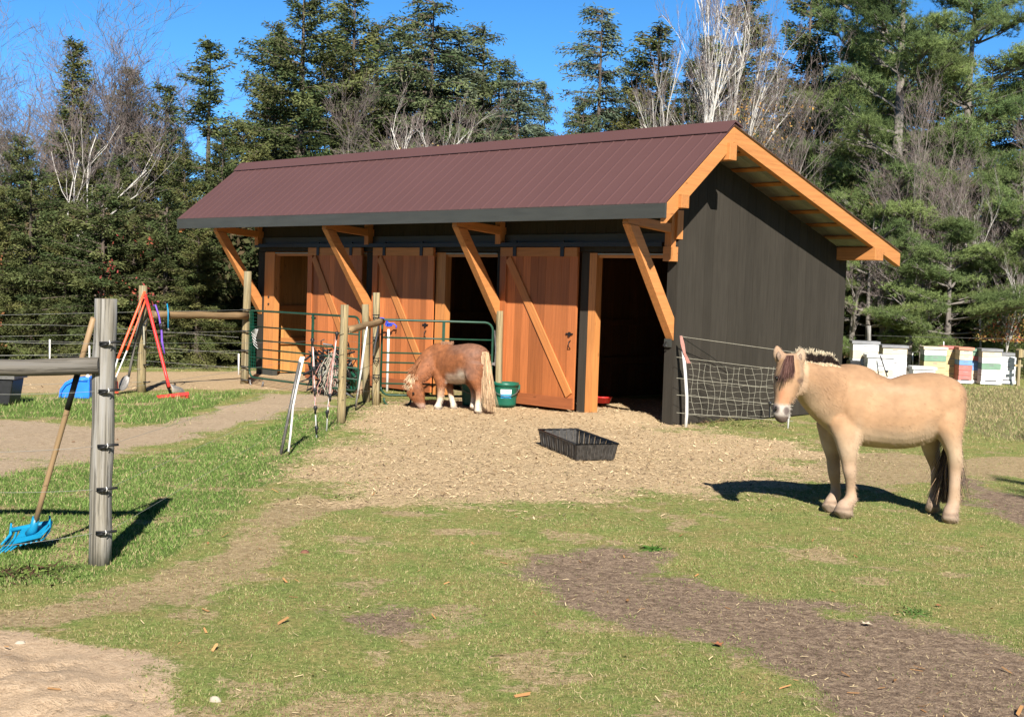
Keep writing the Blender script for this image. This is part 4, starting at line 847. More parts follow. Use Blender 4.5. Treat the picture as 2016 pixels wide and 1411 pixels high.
def pony():
    h = empty('chestnut_pony', (0, 0, 0), 0, 'small chestnut pony with flaxen tail and white socks grazing in front of the barn', 'pony'); m = MB()
    lat = Vector((.28, 1, 0)).normalized()
    L_ = lambda a: loft(m, mk_nodes(a), lat=lat, n=22)
    L_([(850, 716, 18.42, 20, .10), (858, 712, 18.42, 34, .16), (872, 712, 18.4, 38, .19), (891, 717, 18.32, 38, .23), (912, 716, 18.2, 39, .25), (928, 712, 18.08, 37, .24), (944, 710, 17.98, 31, .20), (956, 712, 17.92, 20, .12)])
    L_([(868, 706, 18.4, 33, .13), (852, 712, 18.38, 29, .12), (838, 722, 18.35, 24, .105), (826, 735, 18.32, 20, .09), (817, 748, 18.3, 15, .08)])
    L_([(808, 757, 18.28, 10, .06), (815, 765, 18.28, 19, .085), (821, 778, 18.27, 16.5, .075), (826, 789, 18.26, 11.5, .06), (829, 797, 18.26, 9, .05), (830, 803, 18.26, 6, .035)])
    L_([(806, 757, 18.22, 5, .025), (801, 753, 18.2, 4, .018), (796, 752, 18.2, 1.5, .008)]); L_([(812, 752, 18.36, 5, .025), (808, 744, 18.38, 1.5, .01)])
    L_([(866, 728, 18.3, 20, .09), (868, 750, 18.27, 12.5, .075), (868, 766, 18.26, 8, .055), (867, 777, 18.26, 6.5, .045), (865, 790, 18.26, 5.6, .04), (863, 797, 18.25, 6.5, .046), (860, 804, 18.22, 7.5, .055)])
    L_([(878, 728, 18.52, 17, .08), (882, 750, 18.52, 10, .065), (886, 768, 18.5, 6.5, .045), (889, 784, 18.48, 5.4, .04), (892, 795, 18.46, 6, .045), (893, 803, 18.44, 7, .053)])
    L_([(938, 718, 17.9, 25, .12), (935, 740, 17.86, 19, .10), (939, 758, 17.84, 11, .07), (943, 770, 17.83, 8, .05), (942, 785, 17.82, 5.8, .042), (941, 797, 17.8, 6.3, .046), (941, 810, 17.78, 8, .056)])
    L_([(930, 722, 18.2, 22, .10), (926, 744, 18.22, 15, .085), (931, 760, 18.22, 9, .06), (933, 775, 18.2, 6.2, .045), (932, 790, 18.18, 5.6, .042), (931, 802, 18.16, 7, .052)])
    me_ = fuse(m, .013, 6, 'body'); sx = lambda v: v[:, 0] / v[:, 1] * F + 1008
    def fn(v, nn):
        x, y, z = v.T; px = sx(v); c_ = np.repeat(np.array([[.205, .074, .028]]), len(v), 0) * (.75 + .5 * fbm(x * 4 + z, z * 4, 2.5, 4))[:, None]
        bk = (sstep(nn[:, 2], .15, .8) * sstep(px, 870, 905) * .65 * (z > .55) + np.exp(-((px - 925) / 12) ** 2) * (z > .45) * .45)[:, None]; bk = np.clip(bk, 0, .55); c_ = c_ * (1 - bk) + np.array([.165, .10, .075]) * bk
        bl = (sstep(-z, -.56 - .0, -.46) * (z > .36) * sstep(px, 874, 884) * sstep(-px, -921, -913))[:, None] * .6; c_ = c_ * (1 - bl) + np.array([.62, .54, .44]) * bl
        bl = (np.exp(-((px - 908) / 8) ** 2 - ((z - .52) / .06) ** 2))[:, None]; bl = np.clip(bl, 0, .9); c_ = c_ * (1 - bl) + np.array([.55, .48, .39]) * bl
        lg = (sstep(-z, -.36, -.16) * (px > 845))[:, None]; c_ = c_ * (1 - lg) + np.array([.42, .28, .18]) * lg
        so_ = (sstep(-z, -.20, -.14) * (px > 845))[:, None]; c_ = c_ * (1 - so_) + np.array([.50, .43, .34]) * so_
        hf = ((z < .035) & (px > 845))[:, None]; c_ = np.where(hf, np.array([.40, .33, .26]), c_)
        mz = (sstep(-z, -.10, -.04) * (px < 845))[:, None] * .8; c_ = c_ * (1 - mz) + np.array([.42, .30, .24]) * mz; return c_
    v, nn, cc = coat(me_, fn); link('body', me_, CH, h); fur('coat', v, nn, cc, 30000, .022, np.array([.5, -.1, -.5]), h, HAIR, 4, .003)
    q = P(813.5, 774, 18.17); mm_ = MB(); mm_.lathe([(0, -.012), (.014, -.006), (.018, 0), (.014, .006), (0, .012)], 10, q, M=Matrix.Rotation(pi / 2, 3, 'X')); mm_.build('eye', EYE, h)
    rd_ = random.Random(5); R_, D_, LL, C_ = [], [], [], []
    for k in range(1500):
        a = rd_.random(); s_ = rd_.gauss(0, 1); q = P(955 + s_ * 2.6 + a * 2, 692 + a * 26, 17.84 + rd_.gauss(0, .02)); tgt = P(959 + s_ * 4.0 + rd_.gauss(0, 1.2), 812, 17.78 + rd_.gauss(0, .04)); d = tgt - q
        R_.append(q); D_.append(d + Vector((.05, -.05, 0))); LL.append(d.length * (.55 + .45 * rd_.random())); b_ = .6 + .6 * rd_.random(); C_.append((.50 * b_, .34 * b_, .20 * b_))
    strands('tail', R_, D_, LL, .005, C_, h, HAIR, 8, seg=5, nz=.025)
    R_, D_, LL, C_ = [], [], [], []
    for k in range(1300):
        a = rd_.random(); q = P(830 - a * 20, 707 + a * 36, 18.33 + rd_.gauss(0, .02)); R_.append(q); D_.append((-.55 + rd_.gauss(0, .15) + .35 * a, -.45, -.7)); LL.append(.16 + .08 * rd_.random()); b_ = .7 + .5 * rd_.random(); cv = (.66 * b_, .50 * b_, .32 * b_) if a > .45 else (.34 * b_, .15 * b_, .07 * b_); C_.append(cv)
    for k in range(350):
        q = P(868 + rd_.random() * 22, 677 + rd_.random() * 3, 18.36 + rd_.gauss(0, .02)); R_.append(q); D_.append((.4 + rd_.gauss(0, .3), -.2, .7)); LL.append(.05); C_.append((.36, .2, .12))
    strands('mane', R_, D_, LL, .005, C_, h, HAIR, 9)
pony()
# ------------------------------------------------------------ fences
def vpost(m, base, top, r_, mat=0, n=10, tone=0., lean=None):
    base, top = Vector(base), Vector(top); k = 7; rr = random.Random(int(base.x * 100)); pts = [base.lerp(top, i_ / (k - 1)) + Vector(((rr.random() - .5) * .006, (rr.random() - .5) * .006, 0)) * (i_ > 0) for i_ in range(k)]
    m.tube(pts, [r_ * (1.04 - .10 * i_ / (k - 1)) for i_ in range(k)], n, tone, mat)
def post_part(parent, bx, by, Y, tx, ty, r_, mat, z0=-.05, n=14):
    """round post whose foot stands at depth Y below pixel column bx and whose top is at (tx,ty)"""
    b_ = P(bx, by, Y); t_ = P(tx, ty, Y); b_.z = z0; m = MB(); vpost(m, b_, t_, r_, n=n); return m.build('post', mat, parent)
def log_rail(parent, a, b_, r_, mat, name='rail'):
    a, b_ = Vector(a), Vector(b_); d = b_ - a; L = d.length; d.normalize(); sd = d.cross(Vector((0, 0, 1))).normalized(); u = sd.cross(d); m = MB()
    m.tube([(L * i_ / 8, (.006 * sin(i_ * 2.1)), .005 * cos(i_ * 1.7)) for i_ in range(9)], [r_ * (1 + .03 * sin(i_ * 1.9)) for i_ in range(9)], 14); o = m.build(name, mat, parent)
    Mx = Matrix((d, -sd * -1, u)).transposed().to_4x4(); Mx.translation = a; o.matrix_local = Mx; return o
def wire(parent, pts, r_=.0016, mat=None, name='wire', sag=.0):
    pts = [Vector(p) for p in pts]; out = []
    for i_ in range(len(pts) - 1):
        for j_ in range(6): t = j_ / 6; q = pts[i_].lerp(pts[i_ + 1], t); q.z -= sag * 4 * t * (1 - t); out.append(q)
    out.append(pts[-1]); m = MB(); m.tube(out, r_, 4); return m.build(name, mat or WIRE, parent)
def clip(parent, p, w_=.09, right=True, strap=True):
    p = Vector(p); m = MB(); m.tube([(p.x - w_ * .55, p.y - .012, p.z - .004), (p.x, p.y - .02, p.z), (p.x + w_ * .8, p.y - .0, p.z + .006)], .0085, 6); m.tube([(p.x + .005, p.y - .014, p.z - .006), (p.x - .025, p.y - .012, p.z - .014), (p.x - .05, p.y + .0, p.z - .022)], [.010, .013, .006], 6)
    m.tube([(p.x - w_ * .4, p.y - .012, p.z), (p.x - w_ * .75, p.y + .01, p.z - .028), (p.x - w_ * .95, p.y + .05, p.z - .06)], .0035, 5)
    m2 = MB(); m2.tube([(p.x + .012, p.y - .03, p.z - .014), (p.x + .018, p.y - .032, p.z), (p.x + .012, p.y - .03, p.z + .014)], .003, 6)
    o = m.build('insulator', BLACK, parent); m2.build('clip', WHITE, o); return o
# near fence
fA = empty('wire_fence', G(196, 1102), 0, 'near fence with a weathered grey post, grey log rail and black insulators', 'fence'); fA.location = (0, 0, 0)
YA = 7.69
b_ = P(196, 1102, YA); t_ = P(208, 588, YA); b_.z = -.05
m = MB(); k = 9
m.tube([b_.lerp(t_, i_ / k) + Vector((.004 * sin(i_ * 1.7), 0, 0)) for i_ in range(k + 1)], [.066 * (1.0 + .03 * sin(i_ * 2.)) for i_ in range(k + 1)], 20); m.build('post', GREYW, fA)
ra = P(196, 721, YA - .07); rb = P(-420, 727, YA - .2); log_rail(fA, ra, rb, .0505, GREYX)
for yy in (674, 768, 876, 961, 1046): clip(fA, P(214 - (yy - 674) * .02, yy, YA - .065))
for yy, ry, ly in ((674, 668, 668), (768, 690, 775), (876, 720, 890), (961, 742, 968), (1046, 765, 1080)):
    wire(fA, [P(-60, ly, YA - .3), P(190, yy + 2, YA - .05)], .0012, sag=.01)
    wire(fA, [P(212, yy, YA - .07), P(678, ry, 15.9), P(742, ry + (8 if yy < 800 else 4), 18.6)], .0011, sag=.02)
# cluster near the barn gate
fB = empty('wire_fence', (0, 0, 0), 0, 'short fence run with a leaning split post and short log rail by the middle doors', 'fence')
post_part(fB, 671, 835, 15.94, 679, 600, .052, POSTW); post_part(fB, 740, 795, 18.67, 741, 576, .054, POSTW); post_part(fB, 722, 790, 19.1, 719, 599, .055, POSTW)
log_rail(fB, P(684, 650, 16.4), P(752, 633, 18.5), .048, RAILW)
for yy in (627, 671, 712, 745): 
    q = P(742, yy, 18.6); m = MB(); m.tube([q + Vector((-.06, -.02, .05)), q + Vector((.01, -.05, .05)), q + Vector((.035, -.02, .055))], .008, 5); m.tube([q + Vector((-.05, -.02, .04)), q + Vector((.0, -.05, -.03)), q + Vector((.03, -.03, .04))], .007, 5); m.build('insulator', BLACK, fB)
for yy in (660, 700, 744, 790): wire(fB, [P(668, yy, 15.9), P(676, yy - 3, 15.88), P(742, yy - 30 if yy < 750 else yy - 40, 18.6)], .003, BLACK)
# far left fence with long rail
fC = empty('wire_fence', (0, 0, 0), 0, 'far fence with two treated posts joined by a long rail left of the barn', 'fence')
post_part(fC, 278, 770, 19.5, 282, 562, .066, POSTW); post_part(fC, 481, 756, 21.6, 488, 534, .067, POSTW)
log_rail(fC, P(300, 619, 19.7), P(486, 622, 21.5), .058, RAILW)
for yy in (610, 652, 690, 722, 748):
    q = P(484, yy, 21.52); m = MB(); m.tube([q + Vector((-.08, -.01, .01)), q + Vector((.02, -.04, .0)), q + Vector((.08, 0, .01))], .013, 6); m.build('insulator', BLACK, fC)
    wire(fC, [P(-80, yy + 12, 18.2), P(277, yy + 4, 19.42), P(484, yy, 21.5)], .0022)
for yy in (682, 718, 752): q = P(284, yy, 19.42); m = MB(); m.tube([q + Vector((-.01, 0, .0)), q + Vector((.05, -.03, 0)), q + Vector((.09, 0, .01))], .012, 6); m.build('insulator', BLACK, fC)
# electric line behind
fD = empty('electric_fence', (0, 0, 0), 0, 'thin electric wire line with white step-in posts along the left wood edge', 'fence')
for px, ty, by, Y in ((98, 668, 735, 23.2), (176, 680, 745, 22.8), (470, 696, 735, 23.6)):
    m = MB(); q = P(px, by, Y); q.z = -.02; m.tube([q, P(px, ty, Y)], .016, 6); m.build('post', WHITE, fD)
for yy in (640, 672, 700): wire(fD, [P(-80, yy - 2, 23.2), P(98, yy, 23.2), P(176, yy + 2, 22.8), P(470, yy + 24, 23.6)], .0025)
# step in stakes and hanging netting
s1 = empty('step_in_post', G(553, 890), 0, 'dark stake leaning beside a white one on the grass at the path edge', 'stake'); s1.location = (0, 0, 0)
m = MB(); m.tube([P(553, 893, 12.9), P(572, 800, 13.0), P(590, 712, 13.1)], .016, 8); m.build('rod', STEEL, s1); m = MB(); m.tube([P(590, 714, 13.1), P(594, 703, 13.12)], .018, 8); m.build('cap', WHITE, s1)
s1 = empty('step_in_post', (0, 0, 0), 0, 'crooked white stake leaning against the dark one at the path edge', 'stake')
m = MB(); m.tube([P(568, 889, 12.85), P(572, 855, 12.9), P(577, 800, 13.0), P(585, 760, 13.02), P(598, 702, 13.06)], .011, 8); m.build('rod', WHITE, s1)
def net_stake(pts, clips, lab, Y):
    e_ = empty('netting_post', (0, 0, 0), 0, lab, 'netting post'); m = MB(); m.tube([P(x, y, Y) for x, y in pts], .0085, 8); m.build('rod', WHITE, e_)
    m = MB(); rr = random.Random(3); 
    for k_ in range(3): m.tube([P(x + rr.uniform(-3, 3), y, Y - .02) for x, y in pts[:-1]], .0025, 4)
    m.build('twine', PINK, e_)
    for x, y in clips: q = P(x, y, Y - .02); m = MB(); m.lathe([(.0, -.05), (.012, -.045), (.014, -.01), (.024, .02), (.02, .04), (0, .045)], 7, q); m.build('insulator', BLACK, e_)
net_stake([(615, 672), (618, 720), (619, 765), (621, 810), (623, 862)], [(615, 673), (618, 729), (620, 771), (621, 806), (623, 846)], 'pale netting post with black clips, the left of two before the far door', 14.4)
net_stake([(663, 655), (658, 700), (651, 755), (646, 800), (643, 848)], [(663, 660), (650, 782), (644, 814)], 'tilted pale netting post with strings, left of the leaning split post', 15.0)
e_ = empty('step_in_post', (0, 0, 0), 0, 'slim white stake leaning on the short log rail', 'stake'); m = MB(); m.tube([P(722, 643, 17.3), P(711, 730, 17.5), P(701, 797, 17.6)], .015, 8); m.build('rod', WHITE, e_); m = MB(); m.tube([P(701, 797, 17.6), P(700, 806, 17.6)], .009, 6); m.build('spike', BLACK, e_)
e_ = empty('step_in_post', (0, 0, 0), 0, 'short white stake end sticking up beside the tall gate post', 'stake'); m = MB(); m.tube([P(746, 638, 18.5), P(740, 670, 18.5), P(735, 700, 18.5)], .013, 8); m.build('rod', WHITE, e_)
# tangled netting bundle
e_ = empty('netting_bundle', (0, 0, 0), 0, 'dark heap of tangled fence netting with white and pink strings behind the leaning post', 'netting'); rd_ = random.Random(12)
c0 = P(655, 727, 20.0); m = MB()
for k_ in range(150):
    a = rd_.random() * 6.28; rr = rd_.random() ** .5; p_ = c0 + Vector((cos(a) * rr * .20, rd_.uniform(-.12, .12), sin(a) * rr * .27 - .0)); pts = [p_]
    for s_ in range(3): pts.append(pts[-1] + Vector((rd_.gauss(0, .09), rd_.gauss(0, .05), rd_.gauss(-.03, .1))))
    m.tube(pts, .008 + .014 * rd_.random(), 4, cap=False)
m.build('dark_strands', BLACK, e_)
m = MB(); loftpts = [(c0 + Vector((0, .05, .22)), .05, .06), (c0 + Vector((-.02, .05, .08)), .16, .12), (c0 + Vector((0, .05, -.1)), .17, .13), (c0 + Vector((.04, .05, -.25)), .07, .08)]; loft(m, loftpts, n=10, sub=3); m.build('core', STEEL, e_)
for nm, mt, cnt in (('white_strands', CORD, 60), ('pink_strands', PINK, 22)):
    m = MB()
    for k_ in range(cnt):
        p_ = c0 + Vector((rd_.uniform(-.12, .16), -.18, rd_.uniform(-.1, .3))); pts = [p_]
        for s_ in range(4): pts.append(pts[-1] + Vector((rd_.gauss(-.01, .04), rd_.gauss(0, .02), rd_.gauss(-.08, .05))))
        m.tube(pts, .004, 3, cap=False)
    m.build(nm, mt, e_)
# netting fence at the barn side
fE = empty('netting_fence', (0, 0, 0), 0, 'sagging electric netting stretched from a bowed white post across the black side wall', 'fence')
m = MB(); m.tube([P(1345, 690, 16.86), P(1349, 735, 16.86), P(1352, 780, 16.86), P(1352, 815, 16.86), P(1350, 842, 16.86)], .022, 8); m.build('post', WHITE, fE)
m = MB()
for k_ in range(4): m.tube([P(1339 + k_, 661, 16.86), P(1341 + k_ * 2, 678, 16.84), P(1346 + k_, 695, 16.82), P(1353 + k_ * 2, 715, 16.84)], .006, 4)
m.build('twine', PINK, fE)
def nX(px, py): return P(px, py, 16.86 + (px - 1345) / 215 * .5)
for ya, yb in ((663, 693), (704, 731), (745, 768), (778, 799), (813, 829)): wire(fE, [nX(1332 if ya > 700 else 1339, ya - 1), nX(1352, ya + 1), nX(1562, yb)], .0030, CORD)
m = MB()
for i_ in range(9):   # loose horizontals
    pts = []
    for j_ in range(17):
        px = 1356 + j_ * 12.3; sag = 8 * sin(j_ / 16 * pi); y0_ = 712 + i_ * 13.2; y1_ = 722 + i_ * 12.; pts.append(nX(px, y0_ + (y1_ - y0_) * j_ / 16 + sag * (1 - i_ / 10) + 1.6 * sin(j_ * 1.9 + i_ * 2)))
    m.tube(pts, .0021, 3, cap=False)
for j_ in range(15):
    px = 1360 + j_ * 13.6; pts = [nX(px + 3.5 * sin(i_ * .9 + j_ * 1.3) + i_ * .7, 712 + (8 * sin(j_ / 15 * pi)) * (1 - i_ / 9) + i_ * 13 + j_ * .4) for i_ in range(9)]; m.tube(pts, .0021, 3, cap=False)
m.build('net', CORD, fE)
m = MB(); q = P(1551, 845, 17.3); m.tube([q, P(1553, 815, 17.3), P(1555, 700, 17.3)], .014, 6); m.build('post', WHITE, fE)
m = MB(); m.tube([P(1515, 822, 17.25), P(1516, 790, 17.25)], .010, 5); m.lathe([(0, -.03), (.02, -.01), (.02, .02), (0, .03)], 8, P(1516, 794, 17.23)); m.build('spike', BLACK, fE)
wire(fE, [P(1344, 665, 16.86), P(1405, 705, 17.5), P(1440, 735, 17.9)], .005, BLACK)
# gates
def gate(xl, Yl, ybar, ybot, xr, Yr, label, mids, roundl=False, lattice=False):
    A = P(xl, ybar, Yl); A0 = P(xl, ybot, Yl); B = Vector((P(xr, 600, Yr).x, Yr, 0)); top, bot = A.z, A0.z; e_ = empty('tube_gate', (A.x, A.y, 0), math.atan2(B.y - A.y, B.x - A.x), label, 'gate'); L = math.hypot(B.x - A.x, B.y - A.y); r_ = .017; c_ = .12
    fr = [(L - c_ * (1 - cos(a)), 0, top - c_ + c_ * sin(a)) for a in (0, .4, .8, 1.2, 1.57)]
    m = MB(); path = [(0, 0, bot + .05), (0, 0, top - .01), (.02, 0, top)] + [(x - 0, 0, z) for x, _, z in reversed([(L - c_ + c_ * cos(a), 0, top - c_ + c_ * sin(a)) for a in (0, .4, .8, 1.2, 1.57)])] + [(L, 0, bot + c_)] + [(L - c_ + c_ * cos(a), 0, bot + c_ - c_ * sin(a)) for a in (.4, .8, 1.2, 1.57)] + [(c_, 0, bot)] + [(c_ - c_ * sin(a), 0, bot + c_ - c_ * cos(a)) for a in (.4, .8, 1.2, 1.57)]
    m.tube(path, r_, 8); m.build('frame', GREENM, e_)
    for f in (.236, .438, .567, .697, .848): z = top - (top - bot) * f; m = MB(); m.tube([(0, 0, z), (L, 0, z)], r_ * .8, 6); m.build('bar', GREENM, e_)
    for x in mids: m = MB(); m.box((x - .02, -.012, bot), (x + .02, .012, top)); m.build('upright', GREENM, e_)
    m = MB(); m.tube([(.25 + .2 * cos(a), -.02, bot - .06 + .13 * sin(a)) for a in np.linspace(pi * .95, 2 * pi + .1, 9)], .016, 6, cap=True); m.build('bottom_loop', GREENM if not lattice else STEEL, e_)
    if lattice:
        m = MB()
        for i_ in range(5): m.tube([(.0 + i_ * .055, -.03, bot + .12), (.0 + i_ * .028, -.03, top)], .003, 3)
        for i_ in range(20): m.tube([(0, -.03, bot + .12 + i_ * .055), (.22, -.03, bot + .12 + i_ * .055)], .003, 3)
        m.build('mesh_panel', GREENP, e_)
        m = MB(); rr = random.Random(2)
        for k_ in range(5): x = .2 + k_ * .02; m.tube([(x + .04, -.06, top - .3), (x - .08, -.06, top - .36 - k_ * .05), (x + .05, -.06, top - .42 - k_ * .05)], .005, 4)
        m.build('rope', WHITE, e_)
    return e_, L
gate(494, 21.45, 611, 742, 709, 19.3, 'closed green tube gate in front of the far stall', (1.78,), lattice=True)
gate(753, 18.75, 629, 777, 972, 19.02, 'closed green tube gate behind the grazing chestnut pony', (.90,))
post = empty('gate_post', (0, 0, 0), 0, 'treated latch post standing between the pony and the near door', 'post'); post_part(post, 981, 800, 19.1, 984, 612, .052, POSTW); m = MB(); m.tube([P(974, 650, 19.0), P(976, 690, 19.0), P(974, 720, 19.0)], .01, 5); m.box(tuple(P(971, 716, 19.0) - Vector((.02, .02, .02))), tuple(P(971, 716, 19.0) + Vector((.02, .02, .02)))); m.build('chain', STEEL, post)
# ------------------------------------------------------------ tools
def handle(e_, a, b_, r_=.016, mat=HANDW, name='handle', mid=0.):
    a, b_ = Vector(a), Vector(b_); d = b_ - a; L = d.length; d.normalize(); sd = d.cross(Vector((0, 1, 0))).normalized(); u = sd.cross(d); m = MB(); m.tube([(L * i_ / 6, 0, mid * sin(pi * i_ / 6)) for i_ in range(7)], r_, 10); o = m.build(name, mat, e_); Mx = Matrix((d, sd, u)).transposed().to_4x4(); Mx.translation = a; o.matrix_local = Mx; return o
# blue scoop leaning on the rail
e_ = empty('manure_scoop', (0, 0, 0), 0, 'aqua blue plastic scoop with a long wooden handle leaning on the grey rail', 'scoop')
a = P(184, 626, YA - .04); b_ = P(66, 1040, 7.98); handle(e_, a, b_, .0175)
m = MB(); pa = a.lerp(b_, .475); pb = a.lerp(b_, .505); m.tube([a.lerp(b_, .245), a.lerp(b_, .42)], .0188, 10); m.build('grip_tape', BLACK, e_)
m = MB(); m.tube([P(71, 1018, 7.97), P(66, 1040, 7.98), P(58, 1052, 8.0)], [.024, .026, .03], 10); m.build('socket', AQUA, e_)
m = MB(); tl, tr, bl, br = P(22, 1043, 8.12), P(98, 1028, 8.12), P(-2, 1078, 7.9), P(80, 1058, 7.9)
def lerp4(s_, t_): return tl.lerp(tr, s_).lerp(bl.lerp(br, s_), t_)
for i_ in range(9):
    s_ = i_ / 8; m.tube([lerp4(s_, 0) + Vector((0, .03, .0)), lerp4(s_, .35) + Vector((0, .04, -.03)), lerp4(s_, .75) + Vector((0, 0, -.035)), lerp4(s_, 1.08 if i_ < 4 else .97) + Vector((0, -.05 if i_ < 4 else 0, -.02))], [.009, .009, .007, .004], 6)
m.tube([tl, tr], .015, 8); m.add([lerp4(.3, 0), tr, lerp4(1, .98), lerp4(.3, .98), lerp4(.3, 0) + Vector((0, .012, -.008)), tr + Vector((0, .012, -.008)), lerp4(1, .98) + Vector((0, .012, -.008)), lerp4(.3, .98) + Vector((0, .012, -.008))], [(0, 1, 2, 3), (7, 6, 5, 4), (0, 4, 5, 1), (2, 6, 7, 3), (1, 5, 6, 2), (3, 7, 4, 0)])
for q in (tl, tr): m.tube([q + Vector((0, 0, .045)), q + Vector((0, -.01, -.03)), q.lerp(bl if q is tl else br, .8)], [.006, .012, .006], 6)
m.build('scoop_head', AQUA, e_)
# tools around the second post
def tool(name, cat, lab): return empty(name, (0, 0, 0), 0, lab, cat)
e_ = tool('manure_fork', 'fork', 'orange handled fork leaning left off the tool post, the nearer of the two'); handle(e_, P(285, 574, 19.3), P(232, 706, 18.9), .020, ORANGE); handle(e_, P(232, 706, 18.9), P(222, 740, 18.85), .012, WHITE, 'pole'); m = MB()
for i_ in range(8): m.tube([P(214 + i_ * 2.2, 742, 18.83), P(212 + i_ * 2.6, 766, 18.75)], .006, 4)
m.build('tines', BLACK, e_)
e_ = tool('manure_fork', 'fork', 'second orange topped fork with a pale lower pole beside the first'); handle(e_, P(287, 590, 19.28), P(250, 690, 19.0), .015, ORANGE); handle(e_, P(250, 690, 19.0), P(226, 748, 18.9), .012, WHITE, 'pole'); m = MB()
for i_ in range(8): m.tube([P(216 + i_ * 2.2, 750, 18.88), P(214 + i_ * 2.6, 774, 18.8)], .006, 4)
m.build('tines', RED, e_)
e_ = tool('shovel', 'shovel', 'old grey handled shovel with its blade on the grass beside the tool post'); handle(e_, P(283, 588, 19.36), P(253, 742, 19.2), .020, GREYX)
m = MB(); bl_ = [P(253, 740, 19.2), P(247, 748, 19.18), P(238, 768, 19.15)]; loft(m, [(bl_[0], .03, .012), (bl_[1], .065, .012), (bl_[1].lerp(bl_[2], .6), .07, .012), (bl_[2], .03, .01)], lat=Vector((.3, 1, .3)).normalized(), n=12); m.build('blade', STEEL, e_)
e_ = tool('push_broom', 'broom', 'red push broom leaning right off the tool post with its bristles on the grass'); handle(e_, P(286, 580, 19.3), P(333, 762, 18.75), .024, RED)
m = MB(); m.beam(P(309, 781, 18.62), P(372, 774, 18.72), .07, .04); m.build('head', RED, e_)
m = MB(); rr = random.Random(1); A_, B_ = P(309, 783, 18.62), P(372, 776, 18.72)
for i_ in range(120): q = A_.lerp(B_, rr.random()) + Vector((0, rr.uniform(-.03, .03), 0)); m.tube([q, q + Vector((rr.gauss(0, .008), rr.gauss(0, .008), -.05))], .003, 3, cap=False)
m.build('bristles', RED, e_)
e_ = tool('leaf_rake', 'rake', 'black handled rake with a grey fan head beside the red broom'); handle(e_, P(284, 578, 19.34), P(330, 756, 18.9), .014, BLACK); m = MB(); m.tube([P(329, 752, 18.9), P(333, 764, 18.88)], .03, 8); m.build('socket', BLACK, e_)
m = MB()
for i_ in range(12): m.tube([P(336, 756, 18.9), P(340 + i_ * 1.6, 764, 18.88), P(340 + i_ * 2.2, 772, 18.85)], .006, 4)
m.build('fan', STEEL, e_)
e_ = tool('lead_rope', 'rope', 'purple lead rope hanging from the left end of the long rail'); m = MB(); m.tube([P(302, 602, 19.6), P(306, 600, 19.6), P(313, 622, 19.58), P(318, 650, 19.58), P(319, 672, 19.58), P(324, 696, 19.56)], [.014, .014, .013, .016, .02, .012], 6); m.build('rope', PURPLE, e_); m = MB(); m.tube([P(317, 636, 19.57), P(318, 648, 19.57)], .02, 6); m.build('clip', BLACK, e_)
e_ = tool('lead_rope', 'rope', 'pale blue lead hanging over the long rail right of the purple rope'); m = MB(); m.tube([P(329, 598, 19.75), P(331, 612, 19.7), P(331, 646, 19.7)], .011, 6); m.build('rope', AQUA, e_); m = MB(); m.tube([P(331, 646, 19.7), P(333, 651, 19.7)], .016, 6); m.build('clip', STEEL, e_)
e_ = tool('halter', 'halter', 'black halter strap hooked on the tool post'); m = MB(); m.tube([P(292, 626, 19.4), P(284, 636, 19.4), P(279, 645, 19.38), P(281, 668, 19.38), P(284, 645, 19.36), P(292, 632, 19.4)], .010, 6); m.build('strap', BLACK, e_); m = MB(); m.tube([P(283, 642, 19.35), P(284, 678, 19.35)], .012, 5); m.build('tag', CORD, e_)
# blue pull sled and black bin
e_ = tool('tub', 'tub', 'bright blue plastic tub tipped on its side behind the weathered post'); q = P(155, 783, 18.1); m = MB()
prof = [(-.26, 0), (-.24, .12), (-.17, .22), (-.06, .28), (.06, .30), (.18, .30), (.18, 0)]
m.prism([(q.x + a * 1. , max(0, z) + .0) for a, z in prof], 1, 18.0, 18.35); m.build('shell', BLUE, e_, bevel=.02); m = MB(); m.tube([(q.x + a * .86 + .0, 17.985, z * .86) for a, z in prof[:-1]], .012, 6); m.build('rim', BLUE, e_)
e_ = tool('jug', 'container', 'small white container standing on the blue tub'); c_ = P(173, 747, 18.15); m = MB(); m.lathe([(0, -.05), (.05, -.05), (.055, .02), (.03, .05), (.018, .06), (.018, .075), (0, .075)], 12, c_); m.build('body', WHITE, e_)
e_ = tool('bin', 'bin', 'dark plastic bin with a grey rim under the rail at the left edge'); q = P(-10, 795, 16.9); m = MB(); m.prism([(q.x - .24, 0), (q.x + .24, 0), (q.x + .29, .34), (q.x - .29, .34)], 1, 16.75, 17.15); m.build('body', BLACK, e_, bevel=.02); m = MB(); m.box((q.x - .32, 16.72, .34), (q.x + .32, 17.18, .40)); m.build('rim', STEEL, e_)
